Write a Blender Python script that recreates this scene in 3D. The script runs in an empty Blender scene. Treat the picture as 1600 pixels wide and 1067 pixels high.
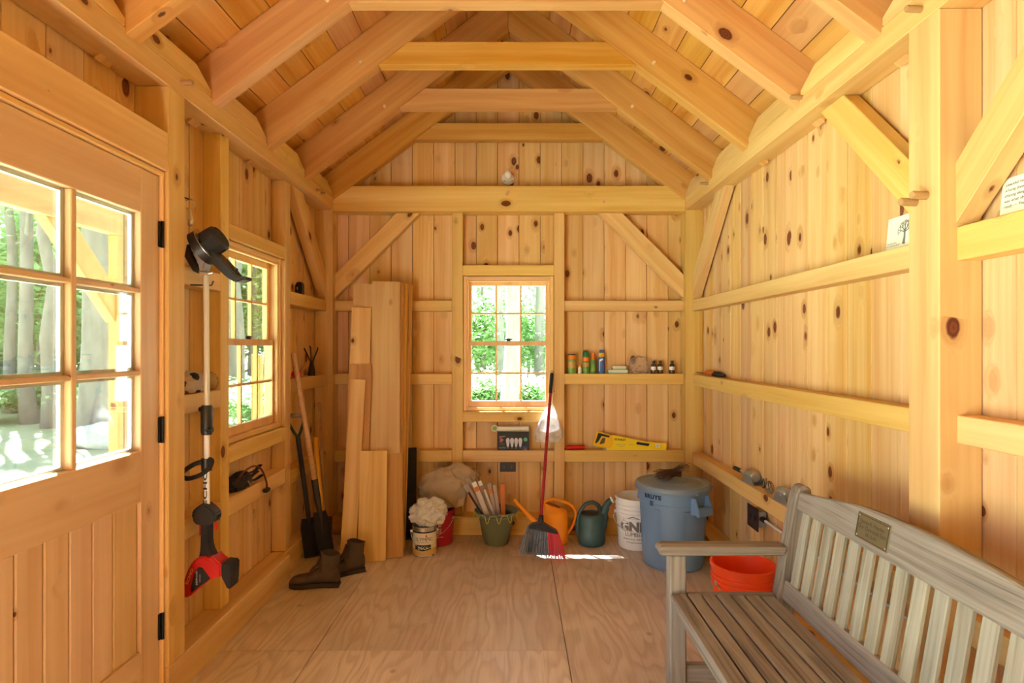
import bpy, bmesh, math, random
from mathutils import Vector, Matrix, noise
V = Vector
random.seed(7)
scene = bpy.context.scene
COL = scene.collection
PI = math.pi

# ------------------------------------------------------------------ camera, world, sun, exposure
cam = bpy.data.cameras.new('camera')
cam.sensor_width = 36.0
cam.lens = 36.0 * 914 / 1600
cam.shift_x = -3 / 1600
cam.shift_y = 7.5 / 1600
cam.clip_start = 0.05
cam_ob = bpy.data.objects.new('camera', cam)
COL.objects.link(cam_ob)
cam_ob.location = (0, 0, 1.474)
cam_ob.rotation_euler = (PI / 2, 0, 0)
scene.camera = cam_ob

world = bpy.data.worlds.new('world')
scene.world = world
world.use_nodes = True
bg = world.node_tree.nodes['Background']
bg.inputs['Color'].default_value = (0.74, 0.87, 1.0, 1)
bg.inputs['Strength'].default_value = 0.85

sun = bpy.data.lights.new('sun', 'SUN')
sun.energy = 36.0
sun.angle = math.radians(0.6)
sun.color = (0.86, 0.92, 1.0)
sun_ob = bpy.data.objects.new('sun', sun)
COL.objects.link(sun_ob)
SUN = V((0.44, -0.52, -1.0)).normalized()
sun_ob.rotation_euler = SUN.to_track_quat('-Z', 'Y').to_euler()
sun_ob.location = (-4, 10, 12)

scene.view_settings.view_transform = 'Standard'
scene.view_settings.look = 'None'
scene.view_settings.gamma = 1.0
scene.view_settings.use_curve_mapping = False
scene.view_settings.exposure = 2.25
cy = scene.cycles
cy.max_bounces = 10
cy.diffuse_bounces = 7
cy.glossy_bounces = 4
cy.transmission_bounces = 6
cy.transparent_max_bounces = 12
cy.sample_clamp_indirect = 8.0
cy.caustics_reflective = False
cy.caustics_refractive = False

# ------------------------------------------------------------------ node helpers and materials
def srgb(r, g, b):
    f = lambda c: (c / 255 / 12.92) if c / 255 <= 0.04045 else ((c / 255 + 0.055) / 1.055) ** 2.4
    return (f(r), f(g), f(b), 1)

class NT:
    def __init__(s, name):
        s.m = bpy.data.materials.new(name)
        s.m.use_nodes = True
        s.t = s.m.node_tree
        s.b = s.t.nodes['Principled BSDF']
        s.out = s.t.nodes['Material Output']
    def n(s, typ, **kw):
        nd = s.t.nodes.new(typ)
        for k, v in kw.items():
            setattr(nd, k, v)
        return nd
    def l(s, a, b):
        s.t.links.new(a, b)
    def math(s, op, a, b=None, c=None, clamp=False):
        nd = s.n('ShaderNodeMath', operation=op, use_clamp=clamp)
        for i, v in enumerate((a, b, c)):
            if v is None: continue
            if isinstance(v, (int, float)): nd.inputs[i].default_value = v
            else: s.l(v, nd.inputs[i])
        return nd.outputs[0]
    def vmath(s, op, a, b):
        nd = s.n('ShaderNodeVectorMath', operation=op)
        for i, v in enumerate((a, b)):
            if isinstance(v, tuple): nd.inputs[i].default_value = v
            else: s.l(v, nd.inputs[i])
        return nd.outputs[0]
    def noise(s, vec, scale=1, detail=2, rough=.5, dist=0):
        nd = s.n('ShaderNodeTexNoise')
        if vec is not None: s.l(vec, nd.inputs['Vector'])
        nd.inputs['Scale'].default_value = scale
        nd.inputs['Detail'].default_value = detail
        nd.inputs['Roughness'].default_value = rough
        nd.inputs['Distortion'].default_value = dist
        return nd.outputs['Fac']
    def mix(s, f, a, b, blend='MIX'):
        nd = s.n('ShaderNodeMix', data_type='RGBA', blend_type=blend)
        for k, v in ((0, f), (6, a), (7, b)):
            if isinstance(v, (int, float)): nd.inputs[k].default_value = v
            elif isinstance(v, tuple): nd.inputs[k].default_value = v
            else: s.l(v, nd.inputs[k])
        return nd.outputs[2]
    def ramp(s, f, stops, interp='LINEAR'):
        nd = s.n('ShaderNodeValToRGB')
        cr = nd.color_ramp
        cr.interpolation = interp
        while len(cr.elements) < len(stops): cr.elements.new(0.5)
        for e, (p, c) in zip(cr.elements, stops):
            e.position = p
            e.color = c if isinstance(c, tuple) else (c, c, c, 1)
        s.l(f, nd.inputs[0])
        return nd.outputs[0]
    def smooth(s, v, a, b, ta=0, tb=1):
        nd = s.n('ShaderNodeMapRange', interpolation_type='SMOOTHSTEP')
        nd.inputs[1].default_value = a; nd.inputs[2].default_value = b
        nd.inputs[3].default_value = ta; nd.inputs[4].default_value = tb
        s.l(v, nd.inputs[0])
        return nd.outputs[0]
    def hsv(s, col, h=.5, sat=1, val=1):
        nd = s.n('ShaderNodeHueSaturation')
        for k, v in (('Hue', h), ('Saturation', sat), ('Value', val)):
            if isinstance(v, (int, float)): nd.inputs[k].default_value = v
            else: s.l(v, nd.inputs[k])
        s.l(col, nd.inputs['Color'])
        return nd.outputs[0]
    def bump(s, h, strength=.2, dist=.002):
        nd = s.n('ShaderNodeBump')
        nd.inputs['Strength'].default_value = strength
        nd.inputs['Distance'].default_value = dist
        s.l(h, nd.inputs['Height'])
        s.l(nd.outputs[0], s.b.inputs['Normal'])
    def base(s, c):
        if isinstance(c, tuple): s.b.inputs['Base Color'].default_value = c
        else: s.l(c, s.b.inputs['Base Color'])
    def rough(s, r):
        s.b.inputs['Roughness'].default_value = r
    def randcoord(s):
        tc = s.n('ShaderNodeTexCoord').outputs['Object']
        r = s.n('ShaderNodeObjectInfo').outputs['Random']
        cx = s.n('ShaderNodeCombineXYZ')
        for i, k in enumerate((37.0, 91.0, 53.0)):
            s.l(s.math('MULTIPLY', r, k), cx.inputs[i])
        return s.vmath('ADD', tc, cx.outputs[0]), r

def pine(name, light, dark, knotc, kfreq=6.5, kdens=.62, kmax=.145, rough=.55, var=.14, spec=.25):
    n = NT(name)
    P, r = n.randcoord()
    vo = n.n('ShaderNodeTexVoronoi')
    n.l(n.vmath('MULTIPLY', P, (kfreq * .62, kfreq, kfreq)), vo.inputs['Vector'])
    vo.inputs['Scale'].default_value = 1.0
    sp = n.n('ShaderNodeSeparateColor'); n.l(vo.outputs['Color'], sp.inputs[0])
    size = n.math('MULTIPLY', n.math('MAXIMUM', n.math('SUBTRACT', sp.outputs[0], kdens), 0.0), kmax / (1 - kdens))
    wob = n.math('MULTIPLY', n.math('SUBTRACT', n.noise(P, 45, 2), .5), .05)
    q = n.math('DIVIDE', n.math('ADD', vo.outputs['Distance'], wob), n.math('ADD', size, 0.002))
    knot = n.smooth(q, .78, 1.05, 1, 0)
    halo = n.smooth(q, .9, 2.3, 1, 0)
    swirl = n.math('MULTIPLY', halo, .10)
    wb = n.noise(n.vmath('MULTIPLY', P, (1.3, 5, 5)), 1, 2)
    sc = n.n('ShaderNodeCombineXYZ')
    n.l(n.math('MULTIPLY', wb, .05), sc.inputs[1]); n.l(n.math('ADD', swirl, n.math('MULTIPLY', wb, .04)), sc.inputs[2])
    G = n.vmath('ADD', P, sc.outputs[0])
    fine = n.noise(n.vmath('MULTIPLY', G, (1.1, 62, 62)), 1, 3, .6)
    wide = n.noise(n.vmath('MULTIPLY', G, (.55, 13, 13)), 1, 2, .5)
    f = n.math('ADD', n.math('MULTIPLY', fine, .36), n.math('MULTIPLY', wide, .84))
    col = n.ramp(f, [(.38, light), (.60, tuple(.55 * a + .45 * b for a, b in zip(light, dark))), (.84, dark)])
    stain = n.smooth(n.noise(n.vmath('MULTIPLY', P, (.8, 4, 4)), 1, 2), .55, .8, 0, .35)
    col = n.mix(stain, col, dark)
    col = n.mix(n.math('MULTIPLY', halo, .42), col, tuple(.5 * a + .5 * b for a, b in zip(dark, knotc)))
    ring = n.smooth(n.math('SINE', n.math('MULTIPLY', q, 16.0)), -.4, .9, .35, 1)
    kc = n.mix(ring, tuple(.45 * c for c in knotc[:3]) + (1,), knotc)
    col = n.mix(knot, col, kc)
    r2 = n.math('FRACT', n.math('MULTIPLY', r, 17.3)); r3 = n.math('FRACT', n.math('MULTIPLY', r, 29.7))
    col = n.hsv(col, n.math('MULTIPLY_ADD', r3, .014, .493), n.math('MULTIPLY_ADD', r3, .16, .92),
                n.math('MULTIPLY_ADD', r2, var, 1 - var * .6))
    n.base(col); n.rough(rough)
    n.b.inputs['Specular IOR Level'].default_value = spec
    n.bump(fine, .12, .001)
    return n.m

def paint(name, col, rough=.45, metal=0.0, var=.08, scale=14, bump=0.0, spec=.5, stretch=(1, 1, 1), sub=0):
    n = NT(name)
    P, r = n.randcoord()
    f = n.noise(n.vmath('MULTIPLY', P, stretch), scale, 4, .6)
    c = tuple(col[:3]) + (1,)
    n.base(n.mix(f, tuple(max(0, x * (1 - var * 1.6)) for x in c[:3]) + (1,), tuple(min(1, x * (1 + var * 1.6)) for x in c[:3]) + (1,)))
    n.l(n.smooth(f, .3, .7, rough * .88, min(1, rough * 1.12)), n.b.inputs['Roughness'])
    n.b.inputs['Metallic'].default_value = metal
    n.b.inputs['Specular IOR Level'].default_value = spec
    if bump: n.bump(f, bump, .002)
    return n.m

def clear(name, tint=(1, 1, 1, 1), refl=.06, rough=.02, haze=0.0, hazecol=(.9, .9, .9, 1)):
    n = NT(name)
    tr = n.n('ShaderNodeBsdfTransparent'); tr.inputs[0].default_value = tint
    gl = n.n('ShaderNodeBsdfGlossy'); gl.inputs['Roughness'].default_value = rough
    fr = n.n('ShaderNodeFresnel'); fr.inputs['IOR'].default_value = 1.45
    ms = n.n('ShaderNodeMixShader'); n.l(n.math('MULTIPLY', fr.outputs[0], refl / .04 * .36, clamp=True), ms.inputs[0])
    n.l(tr.outputs[0], ms.inputs[1]); n.l(gl.outputs[0], ms.inputs[2])
    last = ms.outputs[0]
    if haze:
        P, r = n.randcoord()
        di = n.n('ShaderNodeBsdfDiffuse'); di.inputs[0].default_value = hazecol
        tl = n.n('ShaderNodeBsdfTranslucent'); tl.inputs[0].default_value = hazecol
        ad = n.n('ShaderNodeMixShader'); ad.inputs[0].default_value = .5
        n.l(di.outputs[0], ad.inputs[1]); n.l(tl.outputs[0], ad.inputs[2])
        m2 = n.n('ShaderNodeMixShader')
        n.l(n.smooth(n.noise(P, 22, 4), .3, .75, haze * .75, min(1, haze * 1.25)), m2.inputs[0])
        n.l(last, m2.inputs[1]); n.l(ad.outputs[0], m2.inputs[2]); last = m2.outputs[0]
    n.l(last, n.out.inputs[0])
    return n.m

M = {}
M['board'] = pine('pine_board', (.79, .56, .30, 1), (.60, .31, .095, 1), (.20, .055, .018, 1), kfreq=9, kdens=.34, kmax=.25, var=.18)
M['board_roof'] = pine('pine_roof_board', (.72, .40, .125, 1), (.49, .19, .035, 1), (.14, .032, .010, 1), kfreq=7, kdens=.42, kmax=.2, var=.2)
M['timber'] = pine('pine_timber', (.79, .565, .235, 1), (.62, .345, .10, 1), (.19, .05, .015, 1), kfreq=7, kdens=.30, kmax=.19, var=.14)
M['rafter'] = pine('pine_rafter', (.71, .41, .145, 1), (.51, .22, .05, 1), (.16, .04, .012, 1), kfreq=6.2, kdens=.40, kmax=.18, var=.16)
M['door'] = pine('pine_door', (.74, .52, .30, 1), (.60, .365, .17, 1), (.20, .06, .022, 1), kfreq=6.4, kdens=.30, kmax=.17, var=.07, rough=.42)
M['sash'] = pine('pine_sash', (.86, .58, .28, 1), (.70, .41, .17, 1), (.4, .2, .09, 1), kdens=.9, kmax=.05, rough=.4, var=.06)
M['lumber'] = pine('pine_lumber', (.77, .545, .265, 1), (.57, .31, .10, 1), (.16, .04, .012, 1), kfreq=7, kdens=.45, kmax=.15, var=.38)
M['lumber_red_shade'] = pine('reddish_shaded_pine', (.60, .34, .10, 1), (.40, .17, .035, 1), (.16, .04, .012, 1), kfreq=7, kdens=.5, kmax=.15, var=.2)  # redder boards, darkened further to stand in for shade between stacked edges
M['porch'] = pine('porch_timber', (.50, .31, .12, 1), (.38, .20, .06, 1), (.15, .045, .015, 1), kfreq=6, kdens=.5, kmax=.15)
M['peg'] = paint('peg_wood', (.42, .24, .10), .6, var=.2, stretch=(1, 8, 8))
M['peg_pale'] = paint('pale_peg_wood', (.70, .52, .32), .6, var=.12)
M['sheath'] = paint('sheathing', (.16, .09, .045), .9, var=.2)
def plywood():
    n = NT('plywood')
    P, r = n.randcoord()
    D = n.n('ShaderNodeTexNoise'); D.inputs['Scale'].default_value = 1.0; D.inputs['Detail'].default_value = 3
    n.l(n.vmath('MULTIPLY', P, (.5, 2.3, 1)), D.inputs['Vector'])
    f = D.outputs['Fac']
    ph = n.math('MULTIPLY', f, 21.0)
    fr = n.math('FRACT', ph)
    line = n.smooth(fr, .0, .55, 1, 0)
    edge = n.smooth(fr, .82, 1.0, 0, 1)
    line = n.math('MAXIMUM', line, edge)
    fine = n.noise(n.vmath('MULTIPLY', P, (3, 70, 1)), 1, 3, .6)
    broad = n.noise(P, 1.3, 3)
    c = n.ramp(broad, [(.3, (.55, .44, .345, 1)), (.5, (.65, .54, .445, 1)), (.72, (.73, .63, .54, 1))])
    c = n.mix(n.math('MULTIPLY', line, .33), c, (.34, .20, .12, 1))
    c = n.mix(n.smooth(fine, .45, .75, 0, .30), c, (.33, .20, .12, 1))
    vo = n.n('ShaderNodeTexVoronoi'); vo.inputs['Scale'].default_value = 2.6
    n.l(n.vmath('MULTIPLY', P, (1, 1.4, 1)), vo.inputs['Vector'])
    k = n.smooth(vo.outputs['Distance'], .02, .075, 1, 0)
    c = n.mix(n.math('MULTIPLY', k, .55), c, (.20, .115, .065, 1))
    dirt = n.noise(P, 5, 6, .7)
    c = n.mix(n.smooth(dirt, .55, .8, 0, .35), c, (.27, .19, .14, 1))
    c = n.hsv(c, .5, 1.0, n.math('MULTIPLY_ADD', r, .12, .94))
    n.base(c)
    n.l(n.smooth(dirt, .3, .7, .30, .48), n.b.inputs['Roughness'])
    n.b.inputs['Specular IOR Level'].default_value = .42
    n.bump(n.math('ADD', fine, line), .10, .001)
    return n.m
M['plywood'] = plywood()

def weathered(name, light, dark, tint):
    n = NT(name)
    P, r = n.randcoord()
    wb = n.noise(n.vmath('MULTIPLY', P, (1.2, 4, 4)), 1, 2)
    sc = n.n('ShaderNodeCombineXYZ'); n.l(n.math('MULTIPLY', wb, .06), sc.inputs[1]); n.l(n.math('MULTIPLY', wb, .05), sc.inputs[2])
    G = n.vmath('ADD', P, sc.outputs[0])
    fine = n.noise(n.vmath('MULTIPLY', G, (1.4, 120, 120)), 1, 3, .65)
    wide = n.noise(n.vmath('MULTIPLY', G, (.7, 34, 34)), 1, 2, .5)
    f = n.math('ADD', n.math('MULTIPLY', fine, .5), n.math('MULTIPLY', wide, .6))
    c = n.ramp(f, [(.36, dark), (.52, tuple(.5 * (a + b) for a, b in zip(light, dark))), (.70, light)])
    c = n.mix(n.smooth(n.noise(P, 3.2, 3), .45, .7, 0, .6), c, tint)
    r2 = n.math('FRACT', n.math('MULTIPLY', r, 13.7))
    c = n.hsv(c, .5, n.math('MULTIPLY_ADD', r2, .35, .8), n.math('MULTIPLY_ADD', r, .20, .90))
    n.base(c); n.rough(.8); n.b.inputs['Specular IOR Level'].default_value = .2
    n.bump(f, .5, .002)
    return n.m
M['weathered'] = weathered('weathered_wood', (.37, .33, .30, 1), (.13, .108, .095, 1), (.31, .295, .28, 1))
M['weathered_slat'] = weathered('weathered_slat_wood', (.48, .46, .40, 1), (.24, .215, .17, 1), (.43, .445, .38, 1))

M['glass'] = clear('window_glass', (.97, .99, .98, 1))
M['black'] = paint('black_plastic', (.018, .018, .018), .42)
M['black_matte'] = paint('black_rubber', (.012, .012, .013), .75)
M['hinge'] = paint('black_metal', (.01, .01, .01), .45, .6)
M['brown_plate'] = paint('brown_plate', (.035, .018, .018), .4)
M['red'] = paint('red_plastic', (.55, .012, .012), .35)
M['red_dark'] = paint('red_bucket_plastic', (.42, .008, .02), .35)
M['steel'] = paint('steel', (.62, .60, .55), .3, .85, var=.05)
M['steel_dark'] = paint('dark_steel', (.045, .04, .038), .55, .5, var=.3, bump=.2)
M['galv'] = paint('galvanised_steel', (.42, .47, .52), .38, .8, var=.15, scale=30)
M['shaft'] = paint('shaft_metal', (.66, .64, .54), .5, .35, var=.02)
M['white'] = paint('white_plastic', (.80, .82, .86), .4, var=.03)
M['print_white'] = paint('white_print', (.75, .75, .75), .6, var=.02)
M['print_black'] = paint('black_print', (.02, .02, .022), .6, var=.02)
M['print_grey'] = paint('grey_print', (.16, .16, .17), .6, var=.02)
M['paper'] = paint('paper', (.80, .80, .72), .7, var=.03)
M['brute'] = paint('blue_grey_plastic', (.15, .265, .47), .40, var=.05, scale=4)
M['brute_lid'] = paint('blue_grey_lid_plastic', (.17, .235, .34), .42, var=.07, scale=5)
M['navy_print'] = paint('navy_print', (.006, .012, .05), .6, var=.02)
M['orange'] = paint('orange_bucket_plastic', (.87, .075, .012), .38, var=.03)
M['amber'] = paint('amber_plastic', (.90, .32, .012), .38, var=.05, scale=5)
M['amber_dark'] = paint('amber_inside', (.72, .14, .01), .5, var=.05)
M['green_can'] = paint('dark_green_plastic', (.030, .075, .080), .40, var=.45, scale=9)
M['pot'] = paint('olive_pot_plastic', (.115, .125, .065), .45, var=.10, scale=3)
M['pot_in'] = paint('pot_rim_plastic', (.15, .19, .15), .45, var=.08)
M['canvas'] = paint('canvas_cloth', (.40, .30, .20), .9, var=.14, scale=9, bump=.25)
M['rag'] = paint('cotton_rag', (.62, .58, .52), .9, var=.12, scale=12, bump=.2)
M['film'] = clear('plastic_film', (1, 1, 1, 1), .055, .15, .13, (.9, .9, .92, 1))
M['bag'] = clear('plastic_bag', (1, 1, 1, 1), .07, .15, .45, (.97, .97, .97, 1))
M['label_cream'] = paint('cream_label', (.72, .66, .53), .5, var=.04)
M['label_gold'] = paint('gold_label', (.60, .38, .12), .5, var=.15)
M['yellow'] = paint('yellow_plastic', (.85, .52, .01), .4, var=.04)
M['saw_yellow'] = paint('yellow_card', (.88, .66, .012), .5, var=.03)
M['fibre_yellow'] = paint('yellow_fibreglass', (.80, .40, .012), .4, var=.06)
M['handle_wood'] = paint('ash_handle', (.46, .27, .13), .55, var=.3, scale=3, stretch=(1, 30, 30))
M['green_grip'] = paint('green_plastic', (.02, .06, .028), .45, var=.15)
M['leather'] = paint('worn_leather', (.058, .034, .018), .72, var=.65, scale=16, bump=.5)
M['sole'] = paint('boot_sole', (.028, .020, .013), .85, var=.4, bump=.3)
M['lace'] = paint('boot_lace', (.10, .07, .04), .9)
M['broom_red'] = paint('broom_red_metal', (.36, .012, .03), .3, .2, var=.05)
M['bristle_black'] = paint('black_bristle', (.045, .05, .062), .30, var=.3, spec=1.0)
M['bristle_red'] = paint('red_bristle', (.62, .012, .03), .45, var=.15)
M['broom_cap'] = paint('broom_cap_plastic', (.022, .028, .05), .22, spec=.8)
M['stick'] = paint('grey_slat_wood', (.40, .33, .31), .75, var=.2, scale=3, stretch=(1, 20, 20))
M['stick_pale'] = paint('pale_slat_wood', (.60, .55, .53), .7, var=.12)
M['stick_orange'] = paint('orange_wood', (.60, .17, .03), .6, var=.2)
M['cord_green'] = paint('yellow_green_cord', (.55, .52, .06), .6)
M['twig'] = paint('brown_twig', (.075, .032, .016), .8, var=.5)
M['blue_can'] = paint('blue_can', (.04, .13, .42), .35, var=.06)
M['green_spray'] = paint('green_can', (.10, .28, .05), .35, var=.5, scale=30)
M['green_light'] = paint('light_green_can', (.20, .36, .05), .4, var=.25, scale=30)
M['green_cap'] = paint('green_cap', (.01, .16, .05), .35)
M['orange_cap'] = paint('orange_cap', (.85, .20, .015), .4)
M['tan_label'] = paint('tan_label', (.55, .33, .10), .5, var=.2, scale=40)
M['tea_glass'] = paint('dark_bottle_glass', (.07, .035, .018), .12, var=.2, spec=.8)
M['sponge'] = paint('white_sponge', (.72, .74, .66), .9, var=.06, scale=60, bump=.4)
M['sponge_green'] = paint('green_scourer', (.30, .45, .28), .95, var=.2, scale=60, bump=.4)
M['bulb_print'] = paint('bulb_print', (.62, .62, .74), .5, var=.05)
M['magenta'] = paint('red_print', (.50, .02, .06), .5, var=.02)
M['teal'] = paint('teal_print', (.10, .45, .28), .5, var=.02)
M['blue_print'] = paint('blue_print', (.06, .14, .42), .5, var=.02)
M['navy'] = paint('navy_webbing', (.02, .016, .05), .8, var=.3)
M['cable_red'] = paint('dark_red_cable', (.13, .012, .01), .4)
M['hot_red'] = paint('red_spool', (.75, .02, .03), .4)
M['porcelain'] = paint('porcelain', (.78, .76, .70), .3, var=.02)
M['bulb'] = paint('frosted_bulb', (.85, .84, .80), .25, var=.02)
M['brass'] = paint('aged_bronze', (.19, .15, .085), .5, .35, var=.12, scale=6)
M['brass_text'] = paint('bronze_lettering', (.055, .042, .025), .6, var=.05)
M['grey_box'] = paint('grey_box', (.33, .31, .30), .5)
M['bark'] = paint('tree_bark', (.16, .15, .135), .9, var=.45, scale=7, bump=.8, stretch=(1, 1, .35))
M['stone'] = paint('pale_stone', (.45, .45, .43), .9, var=.25, scale=5, bump=.4)

def dogcloth():
    n = NT('spotted_cloth')
    P, r = n.randcoord()
    vo = n.n('ShaderNodeTexVoronoi'); vo.inputs['Scale'].default_value = 17
    n.l(P, vo.inputs['Vector'])
    sp = n.n('ShaderNodeSeparateColor'); n.l(vo.outputs['Color'], sp.inputs[0])
    on = n.math('GREATER_THAN', sp.outputs[0], .5)
    k = n.math('MULTIPLY', n.smooth(vo.outputs['Distance'], .36, .44, 1, 0), on)
    n.base(n.mix(k, (.52, .44, .38, 1), (.012, .01, .01, 1))); n.rough(.8)
    return n.m
M['spotted'] = dogcloth()

def leafmat(name, c1, c2):
    n = NT(name)
    g = n.n('ShaderNodeNewGeometry')
    r = g.outputs['Random Per Island']
    c = n.mix(r, c1, c2)
    di = n.n('ShaderNodeBsdfDiffuse'); tl = n.n('ShaderNodeBsdfTranslucent')
    n.l(c, di.inputs[0]); n.l(n.hsv(c, .495, .9, 1.6), tl.inputs[0])
    ms = n.n('ShaderNodeMixShader'); ms.inputs[0].default_value = .55
    n.l(di.outputs[0], ms.inputs[1]); n.l(tl.outputs[0], ms.inputs[2])
    n.l(ms.outputs[0], n.out.inputs[0])
    return n.m
M['leaf'] = leafmat('leaf_green', (.12, .23, .08, 1), (.25, .38, .17, 1))
M['leaf2'] = leafmat('leaf_pale_green', (.20, .34, .16, 1), (.36, .50, .28, 1))

def grassmat():
    n = NT('grass')
    tc = n.n('ShaderNodeTexCoord').outputs['Object']
    a = n.noise(tc, .9, 4); b = n.noise(tc, 24, 3)
    c = n.ramp(n.math('ADD', n.math('MULTIPLY', a, .6), n.math('MULTIPLY', b, .4)), [(.3, (.20, .27, .14, 1)), (.5, (.30, .34, .21, 1)), (.72, (.42, .42, .32, 1))])
    n.base(c); n.rough(.95); n.bump(b, .5, .03)
    return n.m
M['grass'] = grassmat()

# ------------------------------------------------------------------ geometry helpers
WM = {}
def finish(me, mat, smooth=True, angle=38):
    if mat is not None: me.materials.append(mat)
    return me

def add_ob(name, me, parent=None, mw=None):
    o = bpy.data.objects.new(name, me)
    COL.objects.link(o)
    mw = mw if mw is not None else Matrix.Identity(4)
    if parent is not None:
        o.parent = parent
        o.matrix_basis = WM[parent.name].inverted() @ mw
    else:
        o.matrix_basis = mw
    WM[o.name] = mw.copy()
    return o

def sharpen(bm, angle=38):
    lim = math.radians(angle)
    for f in bm.faces: f.smooth = True
    for e in bm.edges:
        if len(e.link_faces) == 2:
            e.smooth = e.calc_face_angle(0) < lim
        else:
            e.smooth = False

def frame_of(axis, up):
    x = V(axis).normalized(); u = V(up)
    z = (u - x * u.dot(x))
    if z.length < 1e-6:
        z = V((0, 0, 1)) if abs(x.z) < .9 else V((0, 1, 0)); z = z - x * z.dot(x)
    z.normalize(); y = z.cross(x)
    m = Matrix.Identity(4)
    for i in range(3):
        m[i][0], m[i][1], m[i][2] = x[i], y[i], z[i]
    return m

def slab(name, parent, pts, ext, mat, axis, bev=.003):
    """Polygon pts (world) pushed along ext; local X follows the grain axis."""
    pts = [V(p) for p in pts]; ext = V(ext)
    c = sum(pts, V()) / len(pts) + ext * .5
    m = frame_of(axis, ext); m.translation = c
    inv = m.inverted()
    bm = bmesh.new()
    a = [bm.verts.new(inv @ p) for p in pts]; b = [bm.verts.new(inv @ (p + ext)) for p in pts]
    n = len(pts)
    bm.faces.new(a[::-1]); bm.faces.new(b)
    for i in range(n): bm.faces.new((a[i], a[(i + 1) % n], b[(i + 1) % n], b[i]))
    bmesh.ops.recalc_face_normals(bm, faces=bm.faces)
    if bev: bmesh.ops.bevel(bm, geom=bm.edges[:], offset=bev, segments=1, affect='EDGES', clamp_overlap=True)
    sharpen(bm, 30)
    me = bpy.data.meshes.new(name); bm.to_mesh(me); bm.free()
    finish(me, mat)
    return add_ob(name, me, parent, m)

def beam(name, parent, p0, p1, w, h, mat, up=(0, 0, 1), bev=.003):
    """Bar from p0 to p1, h along up, w across."""
    p0, p1 = V(p0), V(p1); L = (p1 - p0).length
    m = frame_of(p1 - p0, up); m.translation = (p0 + p1) / 2
    bm = bmesh.new(); bmesh.ops.create_cube(bm, size=1)
    bmesh.ops.scale(bm, vec=(L, w, h), verts=bm.verts)
    if bev: bmesh.ops.bevel(bm, geom=bm.edges[:], offset=bev, segments=1, affect='EDGES', clamp_overlap=True)
    sharpen(bm, 30)
    me = bpy.data.meshes.new(name); bm.to_mesh(me); bm.free()
    finish(me, mat)
    return add_ob(name, me, parent, m)

def bx(name, parent, x0, x1, y0, y1, z0, z1, mat, axis='x', bev=.003):
    c = V(((x0 + x1) / 2, (y0 + y1) / 2, (z0 + z1) / 2))
    if axis == 'x': return beam(name, parent, (x0, c.y, c.z), (x1, c.y, c.z), y1 - y0, z1 - z0, mat, (0, 0, 1), bev)
    if axis == 'y': return beam(name, parent, (c.x, y0, c.z), (c.x, y1, c.z), x1 - x0, z1 - z0, mat, (0, 0, 1), bev)
    return beam(name, parent, (c.x, c.y, z0), (c.x, c.y, z1), x1 - x0, y1 - y0, mat, (0, 1, 0), bev)

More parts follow.
